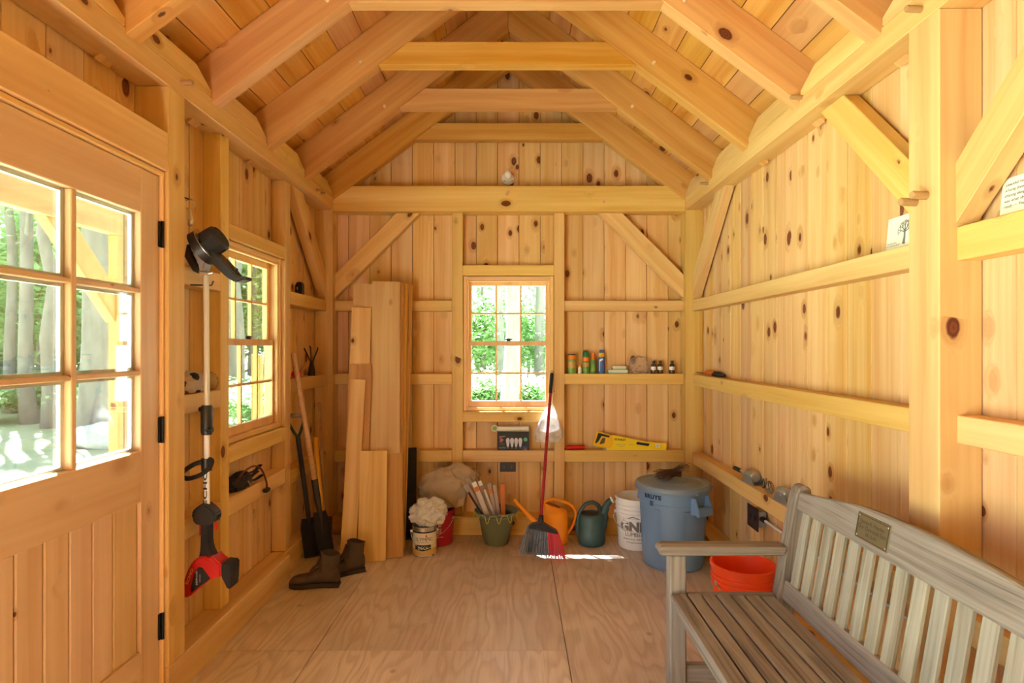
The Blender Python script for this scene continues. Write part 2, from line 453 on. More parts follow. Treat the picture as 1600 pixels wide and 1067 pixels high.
class MB:
    """Collects shapes in world space (or local to a matrix) into one mesh."""
    def __init__(s): s.bm = bmesh.new()
    def box(s, x0, x1, y0, y1, z0, z1, bev=0, m=None):
        b = bmesh.new(); bmesh.ops.create_cube(b, size=1)
        bmesh.ops.scale(b, vec=(x1 - x0, y1 - y0, z1 - z0), verts=b.verts)
        bmesh.ops.translate(b, vec=((x0 + x1) / 2, (y0 + y1) / 2, (z0 + z1) / 2), verts=b.verts)
        if bev: bmesh.ops.bevel(b, geom=b.edges[:], offset=bev, segments=2, affect='EDGES', clamp_overlap=True)
        return s.add(b, m)
    def add(s, b, m=None):
        if m is not None: bmesh.ops.transform(b, matrix=m, verts=b.verts)
        me = bpy.data.meshes.new('t'); b.to_mesh(me); b.free(); s.bm.from_mesh(me); bpy.data.meshes.remove(me)
        return s
    def prism(s, pts, ext, bev=0, m=None):
        b = bmesh.new(); ext = V(ext); pts = [V(p) for p in pts]; n = len(pts)
        a = [b.verts.new(p) for p in pts]; c = [b.verts.new(p + ext) for p in pts]
        b.faces.new(a[::-1]); b.faces.new(c)
        for i in range(n): b.faces.new((a[i], a[(i + 1) % n], c[(i + 1) % n], c[i]))
        bmesh.ops.recalc_face_normals(b, faces=b.faces)
        if bev: bmesh.ops.bevel(b, geom=b.edges[:], offset=bev, segments=2, affect='EDGES', clamp_overlap=True)
        return s.add(b, m)
    def lathe(s, prof, c=(0, 0, 0), seg=32, m=None, sx=1, sy=1):
        b = bmesh.new(); rings = []
        for r, z in prof:
            if r < 1e-5: rings.append([b.verts.new((0, 0, z))])
            else: rings.append([b.verts.new((r * sx * math.cos(2 * PI * k / seg), r * sy * math.sin(2 * PI * k / seg), z)) for k in range(seg)])
        for A, B in zip(rings, rings[1:]):
            for k in range(seg):
                k2 = (k + 1) % seg
                if len(A) == 1 and len(B) == 1: continue
                if len(A) == 1: b.faces.new((A[0], B[k2], B[k]))
                elif len(B) == 1: b.faces.new((A[k], A[k2], B[0]))
                else: b.faces.new((A[k], A[k2], B[k2], B[k]))
        bmesh.ops.recalc_face_normals(b, faces=b.faces)
        bmesh.ops.translate(b, vec=c, verts=b.verts)
        return s.add(b, m)
    def tube(s, pts, r, seg=10, closed=False, flat=None, m=None):
        pts = [V(p) for p in pts]; n = len(pts)
        rs = r if isinstance(r, (list, tuple)) else [r] * n
        b = bmesh.new(); rings = []; u = None
        for i, p in enumerate(pts):
            if closed: t = pts[(i + 1) % n] - pts[i - 1]
            else: t = pts[min(i + 1, n - 1)] - pts[max(i - 1, 0)]
            t.normalize()
            if u is None:
                u = V((0, 0, 1)) if abs(t.z) < .9 else V((1, 0, 0))
            u = (u - t * u.dot(t)).normalized(); w = t.cross(u)
            ring = []
            for k in range(seg):
                a = 2 * PI * k / seg
                cu, cw = math.cos(a), math.sin(a)
                if flat: cu *= flat
                ring.append(b.verts.new(p + (u * cu + w * cw) * rs[i]))
            rings.append(ring)
        for i in range(n if closed else n - 1):
            A, B = rings[i], rings[(i + 1) % n]
            for k in range(seg): b.faces.new((A[k], A[(k + 1) % seg], B[(k + 1) % seg], B[k]))
        if not closed:
            b.faces.new(rings[0][::-1]); b.faces.new(rings[-1])
        bmesh.ops.recalc_face_normals(b, faces=b.faces)
        return s.add(b, m)
    def ball(s, c, r, sc=(1, 1, 1), u=16, v=10, m=None):
        b = bmesh.new(); bmesh.ops.create_uvsphere(b, u_segments=u, v_segments=v, radius=r)
        bmesh.ops.scale(b, vec=sc, verts=b.verts); bmesh.ops.translate(b, vec=c, verts=b.verts)
        return s.add(b, m)
    def build(s, name, mat, parent=None, mw=None, local=False, angle=38):
        """Vertices were given in world space; re-centre them on mw (or on the parent / own base)."""
        bm = s.bm
        if mw is None:
            if parent is not None: mw = Matrix.Translation(WM[parent.name].translation)
            else:
                xs = [v.co for v in bm.verts]
                mw = Matrix.Translation(((min(p.x for p in xs) + max(p.x for p in xs)) / 2, (min(p.y for p in xs) + max(p.y for p in xs)) / 2, min(p.z for p in xs)))
        if not local: bmesh.ops.transform(bm, matrix=mw.inverted(), verts=bm.verts)
        sharpen(bm, angle)
        me = bpy.data.meshes.new(name); bm.to_mesh(me); bm.free()
        finish(me, mat)
        return add_ob(name, me, parent, mw)

def tag(o, label=None, cat=None, group=None, kind=None):
    for k, v in (('label', label), ('category', cat), ('group', group), ('kind', kind)):
        if v: o[k] = v
    return o

def thing(name, loc, label, cat, group=None, rot=None):
    m = Matrix.Translation(loc)
    if rot is not None: m = m @ rot
    o = add_ob(name, None, None, m)
    o.empty_display_size = .05
    return tag(o, label, cat, group)

def text_verts(s, size, align='CENTER', spacing=1.0, line=1.0, bold=0):
    cu = bpy.data.curves.new('t', 'FONT'); cu.body = s; cu.size = size; cu.align_x = align; cu.align_y = 'CENTER'
    cu.space_character = spacing; cu.space_line = line; cu.resolution_u = 3; cu.offset = bold * size
    ob = bpy.data.objects.new('t', cu); me = bpy.data.meshes.new_from_object(ob)
    bpy.data.objects.remove(ob); bpy.data.curves.remove(cu)
    return me

def text(name, parent, s, size, mat, m=None, bend=None, align='CENTER', spacing=1.0, bold=0, sx=1.0):
    """Flat lettering at matrix m, or wrapped: bend = (centre, radius function of z, z0, angle0)."""
    me = text_verts(s, size, align, spacing, 1.0, bold)
    me.name = name
    for v in me.vertices: v.co.x *= sx
    if bend:
        c, rf, z0, a0 = bend
        for v in me.vertices:
            z = z0 + v.co.y; r = rf(z) + .0012; a = a0 + v.co.x / rf(z0)
            v.co = (c[0] + r * math.sin(a), c[1] - r * math.cos(a), c[2] + z)
        mw = Matrix.Translation(c)
        me.transform(mw.inverted())
    else:
        mw = m
    if me.materials: me.materials.clear()
    me.materials.append(mat)
    return add_ob(name, me, parent, mw)

def P(px, py, Y):
    """World point seen at photo pixel (px, py) at distance Y in front of the lens."""
    return V(((px - 803) * Y / 914, Y, 1.474 + (541 - py) * Y / 914))

def facing(loc, x=(1, 0, 0), up=(0, 0, 1)):
    """Matrix whose local X, Y lie along x and up (for flat print)."""
    x = V(x).normalized(); y = V(up); y = (y - x * y.dot(x)).normalized(); z = x.cross(y)
    m = Matrix.Identity(4)
    for i in range(3): m[i][0], m[i][1], m[i][2] = x[i], y[i], z[i]
    m.translation = loc
    return m
# ------------------------------------------------------------------ the shed: dimensions in metres, floor at z = 0
XL, XR = -1.419, 1.344          # inner faces of posts and plates
BL, BR = -1.56, 1.483           # inner faces of the wall boards
YB, YBB = 4.58, 4.72            # back posts' front face, back boards' face
YF = -1.2                       # open front end behind the camera
ZP = 2.545                      # underside of the wall plates
RX = -0.0375                    # ridge
def roof(x): return 3.897 - .75 * abs(x - RX)
RAFT = [4.578 - .61 * k for k in range(10)]
TM, BD = M['timber'], M['board']

def struct(name, me=None):
    o = add_ob(name, me); o['kind'] = 'structure'
    return o
def struct_mb(name, mb, mat):
    o = mb.build(name, mat, None, Matrix.Identity(4)); o['kind'] = 'structure'
    return o

# floor: a dark underlay and the plywood sheets
mb = MB(); mb.box(-1.60, 1.53, YF, 4.76, -.14, -.020)
floor = struct_mb('floor', mb, M['sheath'])
G = .0016
for x0, x1, cuts in ((-1.58, -.964, (YF, .40, 2.836, 4.76)), (-.964, .255, (YF, .40, 2.836, 4.76)), (.255, 1.474, (YF, 1.62, 4.06, 4.76)), (1.474, 1.52, (YF, 4.76))):
    for a, b in zip(cuts, cuts[1:]):
        bx('plywood_sheet', floor, x0 + G, x1 - G, a + G * .6, b - G * .6, -.019, 0, M['plywood'], 'y', .0012)

# backing sheathing of the walls, with openings for the two windows and the door
def sheath_panels(mb, rects): 
    for r in rects: mb.box(*r)
mb = MB()
y0, y1 = YBB + .024, YBB + .045
wx0, wx1, wz0, wz1 = -.405, .319, .958, 2.034       # back window opening
mb.box(-1.60, wx0, y0, y1, -.1, 2.7); mb.box(wx1, 1.53, y0, y1, -.1, 2.7)
mb.box(wx0, wx1, y0, y1, -.1, wz0); mb.box(wx0, wx1, y0, y1, wz1, 2.7)
mb.prism([(-1.60, y0, 2.7), (1.53, y0, 2.7), (RX, y0, 3.90)], (0, y1 - y0, 0))
wall_back = struct_mb('wall_back', mb, M['sheath'])
mb = MB()
ly0, ly1 = 3.019, 3.763                              # left window opening
dy0, dy1, dz = 1.46, 2.402, 2.19                     # door opening
oy0, oy1 = -1.0, 1.2                                # unseen opening added in the left wall to let in side light
x0, x1 = BL - .045, BL - .024
mb.box(x0, x1, YF, oy0, -.1, 2.72); mb.box(x0, x1, oy0, oy1, 2.02, 2.72); mb.box(x0, x1, oy1, dy0, -.1, 2.72); mb.box(x0, x1, dy0, dy1, dz, 2.72); mb.box(x0, x1, dy1, ly0 - .07, -.1, 2.72)
mb.box(x0, x1, ly0 - .07, ly1 + .09, -.1, wz0 - .03); mb.box(x0, x1, ly0 - .07, ly1 + .09, wz1 + .03, 2.72); mb.box(x0, x1, ly1 + .09, 4.76, -.1, 2.72)
wall_left = struct_mb('wall_left', mb, M['sheath'])
mb = MB(); mb.box(BR + .024, BR + .045, YF, 4.76, -.1, 2.72)
wall_right = struct_mb('wall_right', mb, M['sheath'])

# front end behind the camera, and the opening added beside the camera for light
mb = MB(); fy0, fy1 = YF - .02, YF + .03
mb.box(-1.60, 1.53, fy0, fy1, -.1, 2.7)
mb.prism([(-1.60, fy0, 2.7), (1.53, fy0, 2.7), (RX, fy0, 3.90)], (0, fy1 - fy0, 0))
wall_front = struct_mb('wall_front', mb, M['board'])

def spans(a, b, holes):
    """What is left of the vertical run a..b beside the holes (z0, z1)."""
    out = [(a, b)]
    for h0, h1 in holes:
        nxt = []
        for s, e in out:
            if h1 <= s or h0 >= e: nxt.append((s, e)); continue
            if h0 > s: nxt.append((s, h0))
            if h1 < e: nxt.append((h1, e))
        out = nxt
    return out

def boards(parent, lo, hi, off, step, holes, top, face):
    """Upright boards; holes = (u0, u1, z0, z1); face(u, z) -> world; the boards get 2 mm joints."""
    edges = [lo]; u = off + math.ceil((lo + .02 - off) / step) * step
    while u < hi - .02:
        edges.append(u); u += step
    edges.append(hi)
    for a, b in zip(edges, edges[1:]):
        cuts = sorted({a, b} | {h for H in holes for h in H[:2] if a < h < b})
        for c, d in zip(cuts, cuts[1:]):
            mid = (c + d) / 2
            g0 = G if c == a else 0; g1 = G if d == b else 0
            hz = [(H[2], H[3]) for H in holes if H[0] <= mid <= H[1]]
            zt = min(top(c), top(d))
            for s, e in spans(.02, zt, hz):
                jig = random.uniform(0, .0035)
                if e < zt - 1e-6:
                    pts = [(c + g0, s), (d - g1, s), (d - g1, e), (c + g0, e)]
                else:
                    pts = [(c + g0, s), (d - g1, s), (d - g1, top(d))]
                    if c < RX < d and top is roof_top: pts.append((RX, top(RX)))
                    pts.append((c + g0, top(c)))
                P0 = [face(u, z) for u, z in pts]
                nrm = face.out
                slab('board', parent, [V(p) + V(nrm) * jig for p in P0], V(nrm) * .0185, BD, (0, 0, 1), .0022)
class Face:
    def __init__(s, fn, out): s.fn, s.out = fn, out
    def __call__(s, u, z): return s.fn(u, z)
roof_top = lambda x: roof(x) - .002
boards(wall_back, -1.595, 1.52, .041, .172, [(wx0, wx1, wz0, wz1)], roof_top, Face(lambda u, z: (u, YBB, z), (0, 1, 0)))
boards(wall_left, YF, 4.715, 3.33, .172, [(ly0, ly1, wz0, wz1), (dy0, dy1, 0, dz), (oy0, oy1, 0, 2.02)], lambda y: 2.752, Face(lambda u, z: (BL, u, z), (-1, 0, 0)))
boards(wall_right, YF, 4.715, 2.43, .1755, [], lambda y: 2.752, Face(lambda u, z: (BR, u, z), (1, 0, 0)))

# posts, sills, plates, tie beam
def post(parent, x0, x1, y0, y1, z0, z1): return bx('post', parent, x0, x1, y0, y1, z0, z1, TM, 'z', .004)
post(wall_back, BL, XL, YB, YBB - .001, .142, ZP)
post(wall_back, XR, BR, YB, YBB - .001, .142, ZP)
bx('sill_beam', wall_back, XL, XR, 4.567, YBB - .001, 0, .141, TM, 'x', .004)
bx('tie_beam', wall_back, XL, XR, YB, YBB - .001, 2.53, 2.732, TM, 'x', .004)
bx('sill_beam', wall_left, BL, XL, 2.404, 3.71, 0, .153, TM, 'y', .004)
bx('sill_beam', wall_left, BL, XL - .045, 3.712, 4.718, 0, .150, TM, 'y', .004)
bx('sill_beam', wall_right, XR, BR, YF, 4.718, 0, .15, TM, 'y', .004)
for y0, y1 in ((2.403, 2.524), (1.318, 1.458), (-1.1, -.96)): post(wall_left, BL, XL, y0, y1, .154, ZP)
for y0, y1 in ((1.85, 1.994), (-.80, -.66)): post(wall_right, XR, BR, y0, y1, .151, ZP)
# studs
for y0, y1 in ((2.934, 3.019), (3.763, 3.848)): bx('stud', wall_left, BL, -1.47, y0, y1, .154, ZP, TM, 'z')
bx('stud', wall_back, -.491, -.405, 4.63, YBB - .001, .142, 2.53, TM, 'z')
bx('stud', wall_back, .319, .400, 4.63, YBB - .001, .142, 2.53, TM, 'z')
# girts that serve as shelves
LEV = ((1.836, .086), (1.256, .088))
def girt(parent, axis, a, b, z1, h):
    if parent is wall_back: bx('girt', parent, a, b, 4.63, YBB - .001, z1 - h, z1, TM, 'x')
    elif parent is wall_left: bx('girt', parent, BL, -1.47, a, b, z1 - h, z1, TM, 'y')
    else: bx('girt', parent, 1.40, BR, a, b, z1 - h, z1, TM, 'y')
for z1, h in LEV:
    girt(wall_back, 'x', XL, -.491, z1, h - .004); girt(wall_back, 'x', .400, XR, z1, h - .004)
    for a, b in ((2.524, 2.934), (3.848, 4.58)): girt(wall_left, 'y', a, b, z1, h)
    girt(wall_right, 'y', 1.994, 4.58, z1, h)
    girt(wall_right, 'y', -.66, 1.85, z1 + (.015 if z1 > 1.5 else 0), h + (.02 if z1 > 1.5 else 0))
for a, b in ((XL, -.491), (-.405, .319), (.400, XR)): girt(wall_back, 'x', a, b, .650, .092)
for a, b, z in ((2.524, 2.934, .695), (3.019, 3.763, .688), (3.848, 4.58, .655)): girt(wall_left, 'y', a, b, z, .09)
girt(wall_right, 'y', 1.994, 4.58, .645, .09); girt(wall_right, 'y', -.66, 1.85, .645, .09)
# window headers and sills, door header
bx('header', wall_back, -.405, .319, 4.63, YBB - .001, 2.036, 2.117, TM, 'x'); bx('window_sill', wall_back, -.405, .319, 4.625, YBB - .001, .876, .958, TM, 'x')
bx('header', wall_left, BL, -1.47, ly0, ly1, 2.034, 2.112, TM, 'y'); bx('window_sill', wall_left, BL, -1.465, ly0, ly1, .870, .956, TM, 'y')
bx('header', wall_left, BL, XL, dy0, dy1, 2.191, 2.350, TM, 'y', .004)
# braces at 45 degrees
W_ = .19
def brace_y(parent, x0, x1, ypost, zlow, sgn):
    """From the post at ypost up to the plate; sgn = direction along y."""
    run = ZP - zlow
    pts = [(x0, ypost, zlow), (x0, ypost + sgn * run, ZP), (x0, ypost + sgn * (run - W_), ZP), (x0, ypost, zlow + W_)]
    slab('brace', parent, pts, (x1 - x0, 0, 0), TM, (0, sgn, 1))
brace_y(wall_right, 1.403, 1.468, 4.58, 1.85, -1)
brace_y(wall_right, 1.403, 1.468, 1.994, 1.86, 1)
brace_y(wall_right, 1.395, 1.468, 1.85, 1.862, -1)
brace_y(wall_left, -1.47, -1.54, 4.58, 1.86, -1)
def brace_x(xpost, zlow, sgn):
    run = 2.53 - zlow
    pts = [(xpost, 4.632, zlow), (xpost + sgn * run, 4.632, 2.53), (xpost + sgn * (run - W_), 4.632, 2.53), (xpost, 4.632, zlow + W_)]
    slab('brace', wall_back, pts, (0, .07, 0), TM, (sgn, 0, 1))
brace_x(XL, 1.855, 1)
brace_x(XR, 1.855, -1)
# wall plates with the notched blocks between the rafter feet
def plate(parent, xi, xo):
    bx('wall_plate', parent, min(xi, xo), max(xi, xo), YF, YBB - .001, ZP, 2.640, TM, 'y', .004)
    ys = sorted(RAFT)
    for a, b in zip(ys, ys[1:]):
        s = a + .080; e = b - .002
        pts = [(xi, s, 2.641), (xi, e, 2.641), (xi, e, 2.672), (xi, e - .13, 2.738), (xi, s, 2.738)]
        slab('plate_block', parent, pts, (.85 * (xo - xi), 0, 0), TM, (0, 1, 0))
    pts = [(xi, 4.578 + .08, 2.641), (xi, YBB - .002, 2.641), (xi, YBB - .002, 2.738), (xi, 4.578 + .08, 2.738)]
    slab('plate_block', parent, pts, (.85 * (xo - xi), 0, 0), TM, (0, 1, 0))
plate(wall_left, XL, BL); plate(wall_right, XR, BR)

# ceiling: roof deck over boards, rafters, collar ties
EV = 1.95
mb = MB()
for s in (-1, 1):
    xe = RX + s * EV
    a = V((RX, 0, roof(RX) + .03)); b = V((xe, 0, roof(RX) - .75 * EV + .03))
    mb.prism([(a.x, YF - .35, a.z), (b.x, YF - .35, b.z), (b.x, YF - .35, b.z + .03), (a.x, YF - .35, a.z + .03)], (0, 6.55, 0))
ceiling = struct_mb('ceiling', mb, M['sheath'])
step = .1385
for s in (-1, 1):
    k = 0
    while k * step < EV - .02:
        xa = RX + s * (k * step + .0013); xb = RX + s * (min((k + 1) * step, EV) - .0013)
        za, zb = roof(xa), roof(RX) - .75 * abs(xb - RX)
        off = V((s * .6, 0, .8)) * random.uniform(0, .003)
        pts = [V((xa, YF - .33, za)) + off, V((xb, YF - .33, zb)) + off, V((xb + s * .012, YF - .33, zb + .016)) + off, V((xa + s * .012, YF - .33, za + .016)) + off]
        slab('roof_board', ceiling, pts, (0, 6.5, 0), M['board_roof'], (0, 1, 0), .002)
        k += 1
RB = .247                        # vertical depth of a rafter
for i, y in enumerate(RAFT):
    d = .078 if i else .075
    for s in (-1, 1):
        xe = RX + s * 1.50
        u = lambda x: 3.650 - .75 * abs(x - RX)
        pts = [(RX + s * .0008, y, 3.650), (xe, y, u(xe)), (xe, y, u(xe) + RB - .001), (RX + s * .0008, y, 3.650 + RB - .001)]
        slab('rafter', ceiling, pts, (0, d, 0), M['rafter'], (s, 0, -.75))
    zc = 3.092; xw = (3.650 - zc) / .75
    pts = [(RX - xw, y + .002, zc), (RX + xw, y + .002, zc), (RX + xw - .176, y + .002, zc + .132), (RX - xw + .176, y + .002, zc + .132)]
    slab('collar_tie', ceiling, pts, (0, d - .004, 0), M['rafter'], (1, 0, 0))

# oak pegs that lock the joints
def peg(parent, p, d, L=.035, r=.011, mat='peg'):
    mb = MB(); p = V(p); d = V(d).normalized()
    mb.tube([p - d * .02, p + d * (L - .004), p + d * L], [r, r, r * .8], 10)
    o = mb.build('peg', M[mat], parent, Matrix.Translation(p))
for p in ((XL, 2.50, 2.60), (XL, 4.20, 2.595)): peg(wall_left, p, (1, -.1, 0), .05)
peg(wall_left, (XL, 4.30, 2.60), (1, 0, 0), .03)
for p in ((XR, 2.73, 2.635), (XR, 1.93, 2.585), (XR, 4.05, 2.60)): peg(wall_right, p, (-1, -.1, 0), .055)
peg(wall_right, (XR, 1.955, 1.955), (-1, -.15, 0), .06, .014); peg(wall_right, (XR, 1.905, 1.965), (-1, -.15, 0), .055, .014)
for i in (1, 2, 3, 4):
    for s in (-1, 1): peg(ceiling, (RX + s * (.79 + .05), RAFT[i], 3.10), (0, -1, 0), .012, .011, 'peg_pale')
peg(wall_back, P(792, 304, YB), (.25, -1, .4), .05, .008, 'peg_pale')
peg(wall_back, P(944, 316, YB), (-.4, -1, .3), .03, .007, 'peg_pale')

# ------------------------------------------------------------------ windows
def window(name, u0, u1, T):
    """T(u, d, z) -> world; d grows outwards from the studs' inner face."""
    def bar(nm, parent, a0, a1, d0, d1, z0, z1, along, mat=M['sash'], bev=.003):
        p, q = V(T(a0, d0, z0)), V(T(a1, d1, z1))
        lo = [min(p[i], q[i]) for i in range(3)]; hi = [max(p[i], q[i]) for i in range(3)]
        ax = 'z' if along == 'z' else ('x' if abs(p.x - q.x) > abs(p.y - q.y) and T is TB else 'y' if T is TLf else 'x')
        return bx(nm, parent, lo[0], hi[0], lo[1], hi[1], lo[2], hi[2], mat, ax, bev)
    z0, z1 = .958, 2.034
    w = struct(name)
    F = .030
    bar('frame', w, u0 + .003, u0 + F, .025, .124, z0, z1, 'z'); bar('frame', w, u1 - F, u1 - .003, .025, .124, z0, z1, 'z')
    bar('frame', w, u0 + F, u1 - F, .025, .124, z1 - F, z1 - .003, 'u'); bar('frame', w, u0 + F, u1 - F, .025, .124, z0 + .003, z0 + F, 'u')
    # inner stops
    S_ = .014
    bar('stop', w, u0 + F, u0 + F + S_, .032, .055, z0 + F, z1 - F, 'z'); bar('stop', w, u1 - F - S_, u1 - F, .032, .055, z0 + F, z1 - F, 'z')
    bar('stop', w, u0 + F + S_, u1 - F - S_, .032, .055, z1 - F - S_, z1 - F, 'u')
    a, b = u0 + F + .001, u1 - F - .001
    za, zm, zb = z0 + F + .001, 1.497, z1 - F - .001
    for nm, d0, d1, s0, s1, rb, rt in (('sash', .057, .087, za, zm + .018, .048, .036), ('sash', .090, .120, zm - .018, zb, .036, .042)):
        st = .034
        sh = bar(nm, w, a, a + st, d0, d1, s0, s1, 'z')
        # the sash is one joined frame
        mbs = MB()
        def blk(a0, a1, e0, e1):
            p, q = V(T(a0, d0, e0)), V(T(a1, d1, e1))
            mbs.box(min(p.x, q.x), max(p.x, q.x), min(p.y, q.y), max(p.y, q.y), min(p.z, q.z), max(p.z, q.z), .002)
        bpy.data.objects.remove(sh)
        blk(a, a + st, s0, s1); blk(b - st, b, s0, s1); blk(a + st, b - st, s0, s0 + rb); blk(a + st, b - st, s1 - rt, s1)
        c = V(T((a + b) / 2, (d0 + d1) / 2, (s0 + s1) / 2))
        rot = frame_of((0, 0, 1), V(T(a, d1, s0)) - V(T(a, d0, s0))); rot.translation = c
        sh = mbs.build('sash', M['sash'], w, rot)
        g0, g1, h0, h1 = a + st, b - st, s0 + rb, s1 - rt
        m = .014; dm = (d0 + d1) / 2
        us = [g0 + (g1 - g0) * k / 3 for k in range(4)]; zs = [h0, (h0 + h1) / 2, h1]
        for k in (1, 2): bar('muntin', sh, us[k] - m / 2, us[k] + m / 2, d0 + .004, d1 - .004, h0, h1, 'z', bev=.002)
        for k in range(3):
            ua = us[k] + (m / 2 if k else 0); ub = us[k + 1] - (m / 2 if k < 2 else 0)
            bar('muntin', sh, ua, ub, d0 + .004, d1 - .004, zs[1] - m / 2, zs[1] + m / 2, 'u', bev=.002)
            for j in range(2):
                bar('pane', sh, ua, ub, dm - .0015, dm + .0015, zs[j] + (m / 2 if j else 0), zs[j + 1] - (0 if j else m / 2), 'z', M['glass'], 0)
    mbk = MB()
    c = V(T((u0 + u1) / 2, .072, zm + .018)); nrm = (V(T(u0, 0, 1)) - V(T(u0, 1, 1))).normalized(); al = V(T(1, 0, 0)) - V(T(0, 0, 0))
    mbk.lathe([(0, .0), (.016, 0), (.016, .008), (.006, .014), (0, .014)], c, 14)
    mbk.tube([c + V((0, 0, .012)) - al * .032 + nrm * .004, c + V((0, 0, .016)), c + V((0, 0, .014)) + al * .03 + nrm * .006], [.004, .006, .004], 8)
    mbk.build('sash_lock', M['steel_dark'], w, Matrix.Translation(c))
    return w
TB = lambda u, d, z: (u, 4.63 + d, z)
TLf = lambda u, d, z: (-1.47 - d, u, z)
window('window_1', wx0, wx1, TB)
window('window_2', ly0, ly1, TLf)

# ------------------------------------------------------------------ door in the left wall
door = struct('door_1')
DM = M['door']; dxi, dxo = -1.445, -1.490
e0, e1 = 1.476, 2.384           # door leaf along y
def dbar(nm, y0, y1, z0, z1, ax, xi=dxi, xo=dxo, mat=DM, bev=.003, parent=door): return bx(nm, parent, xo, xi, y0, y1, z0, z1, mat, ax, bev)
dbar('jamb', 2.386, 2.401, .01, 2.188, 'z', -1.432, -1.578, M['sash']); dbar('jamb', 1.461, 1.474, .01, 2.188, 'z', -1.432, -1.578, M['sash'])
dbar('jamb', 1.474, 2.386, 2.169, 2.188, 'y', -1.432, -1.578, M['sash'])
dbar('threshold', 1.474, 2.386, .0, .03, 'y', -1.42, -1.60, M['timber'])
dbar('stile', e0, e0 + .118, .036, 2.165, 'z'); dbar('stile', e1 - .118, e1, .036, 2.165, 'z')
s0, s1 = e0 + .118, e1 - .118
dbar('rail', s0, s1, 1.992, 2.165, 'y'); dbar('rail', s0, s1, .869, 1.068, 'y'); dbar('rail', s0, s1, .036, .289, 'y')
mm = .024; ym = (s0 + s1) / 2 - .005
zz = [1.068, 1.370, 1.689, 1.992]
dbar('muntin', ym - mm / 2, ym + mm / 2, 1.068, 1.992, 'z', dxi - .002, dxo + .002)
for (ya, yb) in ((s0, ym - mm / 2), (ym + mm / 2, s1)):
    for k in (1, 2): dbar('muntin', ya, yb, zz[k] - .009, zz[k] + .009, 'y', dxi - .002, dxo + .002)
    for k in range(3):
        dbar('pane', ya, yb, zz[k] + (.009 if k else 0), zz[k + 1] - (.009 if k < 2 else 0), 'z', -1.468, -1.473, M['glass'], 0)
        za_, zb_ = zz[k] + (.009 if k else 0), zz[k + 1] - (.009 if k < 2 else 0)
        mbw = MB()
        for q in ((ya, ya + .012, za_, zb_), (yb - .012, yb, za_, zb_), (ya + .012, yb - .012, za_, za_ + .012), (ya + .012, yb - .012, zb_ - .012, zb_)):
            mbw.box(-1.4885, -1.4745, q[0], q[1], q[2], q[3])
        mbw.build('glazing_bead', M['white'], door)
yy = [s0, 1.709 - .105, 1.709, 1.814, 1.919, 2.024, 2.128, s1]
dbar('panel_back', s0, s1, .285, .873, 'y', -1.478, -1.488, M['sheath'], 0)
for a, b in zip(yy, yy[1:]): dbar('board', a + .0022, b - .0022, .285, .873, 'z', -1.458, -1.476, DM, .0045)
for z in (1.93, 1.134, .333):
    hg = dbar('hinge', 2.372, 2.404, z - .052, z + .052, 'z', -1.436, -1.4445, M['hinge'], .002)
    mbh = MB(); mbh.tube([(-1.434, 2.388, z - .054), (-1.434, 2.388, z + .054)], .0065, 10); mbh.build('pin', M['hinge'], hg)

# ------------------------------------------------------------------ outdoors
GZ = -.42
def ground_z(x, y):
    return GZ + .10 * noise.noise(V((x * .12, y * .12, 3))) 
bm = bmesh.new(); N = 60; S_ = 110
gv = [[None] * (N + 1) for _ in range(N + 1)]
for i in range(N + 1):
    for j in range(N + 1):
        x, y = -S_ / 2 + S_ * i / N, -35 + S_ * j / N
        r = math.hypot(x, y - 2)
        gv[i][j] = bm.verts.new((x, y, ground_z(x, y) + max(0, r - 9) * .028))
for i in range(N):
    for j in range(N): bm.faces.new((gv[i][j], gv[i + 1][j], gv[i + 1][j + 1], gv[i][j + 1]))
for f in bm.faces: f.smooth = True
me = bpy.data.meshes.new('lawn'); bm.to_mesh(me); bm.free(); me.materials.append(M['grass'])
lawn = add_ob('lawn', me); lawn['kind'] = 'structure'

def leaf_cloud(name, n, rad, size, mat, seed, shell=.5):
    rnd = random.Random(seed); vs, fs = [], []
    clumps = [V((rnd.gauss(0, 1), rnd.gauss(0, 1), rnd.gauss(0, 1))).normalized() * rnd.uniform(shell, 1) for _ in range(max(8, n // 45))]
    for k in range(n):
        c = clumps[rnd.randrange(len(clumps))]
        p = V((c.x * rad[0], c.y * rad[1], c.z * rad[2])) + V((rnd.gauss(0, 1), rnd.gauss(0, 1), rnd.gauss(0, .7))) * (.16 * max(rad))
        d = V((rnd.uniform(-1, 1), rnd.uniform(-1, 1), rnd.uniform(-.7, .3))).normalized()
        w = d.cross(V((rnd.uniform(-.4, .4), rnd.uniform(-.4, .4), 1))).normalized()
        s = size * rnd.uniform(.7, 1.4); b = len(vs)
        nrm = d.cross(w) * s * .12
        vs += [p, p + d * s * .5 + w * s * .32 - nrm, p + d * s, p + d * s * .5 - w * s * .32 - nrm]
        fs += [(b, b + 1, b + 2), (b, b + 2, b + 3)]
    me = bpy.data.meshes.new(name); me.from_pydata([tuple(v) for v in vs], [], fs); me.update()
    me.materials.append(mat)
    return me
CLOUDS = [leaf_cloud('foliage', 2600, (2.0, 2.0, 2.2), .22, M['leaf'], 3, .35), leaf_cloud('foliage', 2600, (2.2, 2.0, 2.0), .21, M['leaf2'], 5, .35),
          leaf_cloud('foliage', 1500, (1.0, 1.0, .8), .15, M['leaf'], 8, .2), leaf_cloud('foliage', 1500, (1.1, 1.0, .7), .14, M['leaf2'], 11, .2)]
TRUNKS = {}
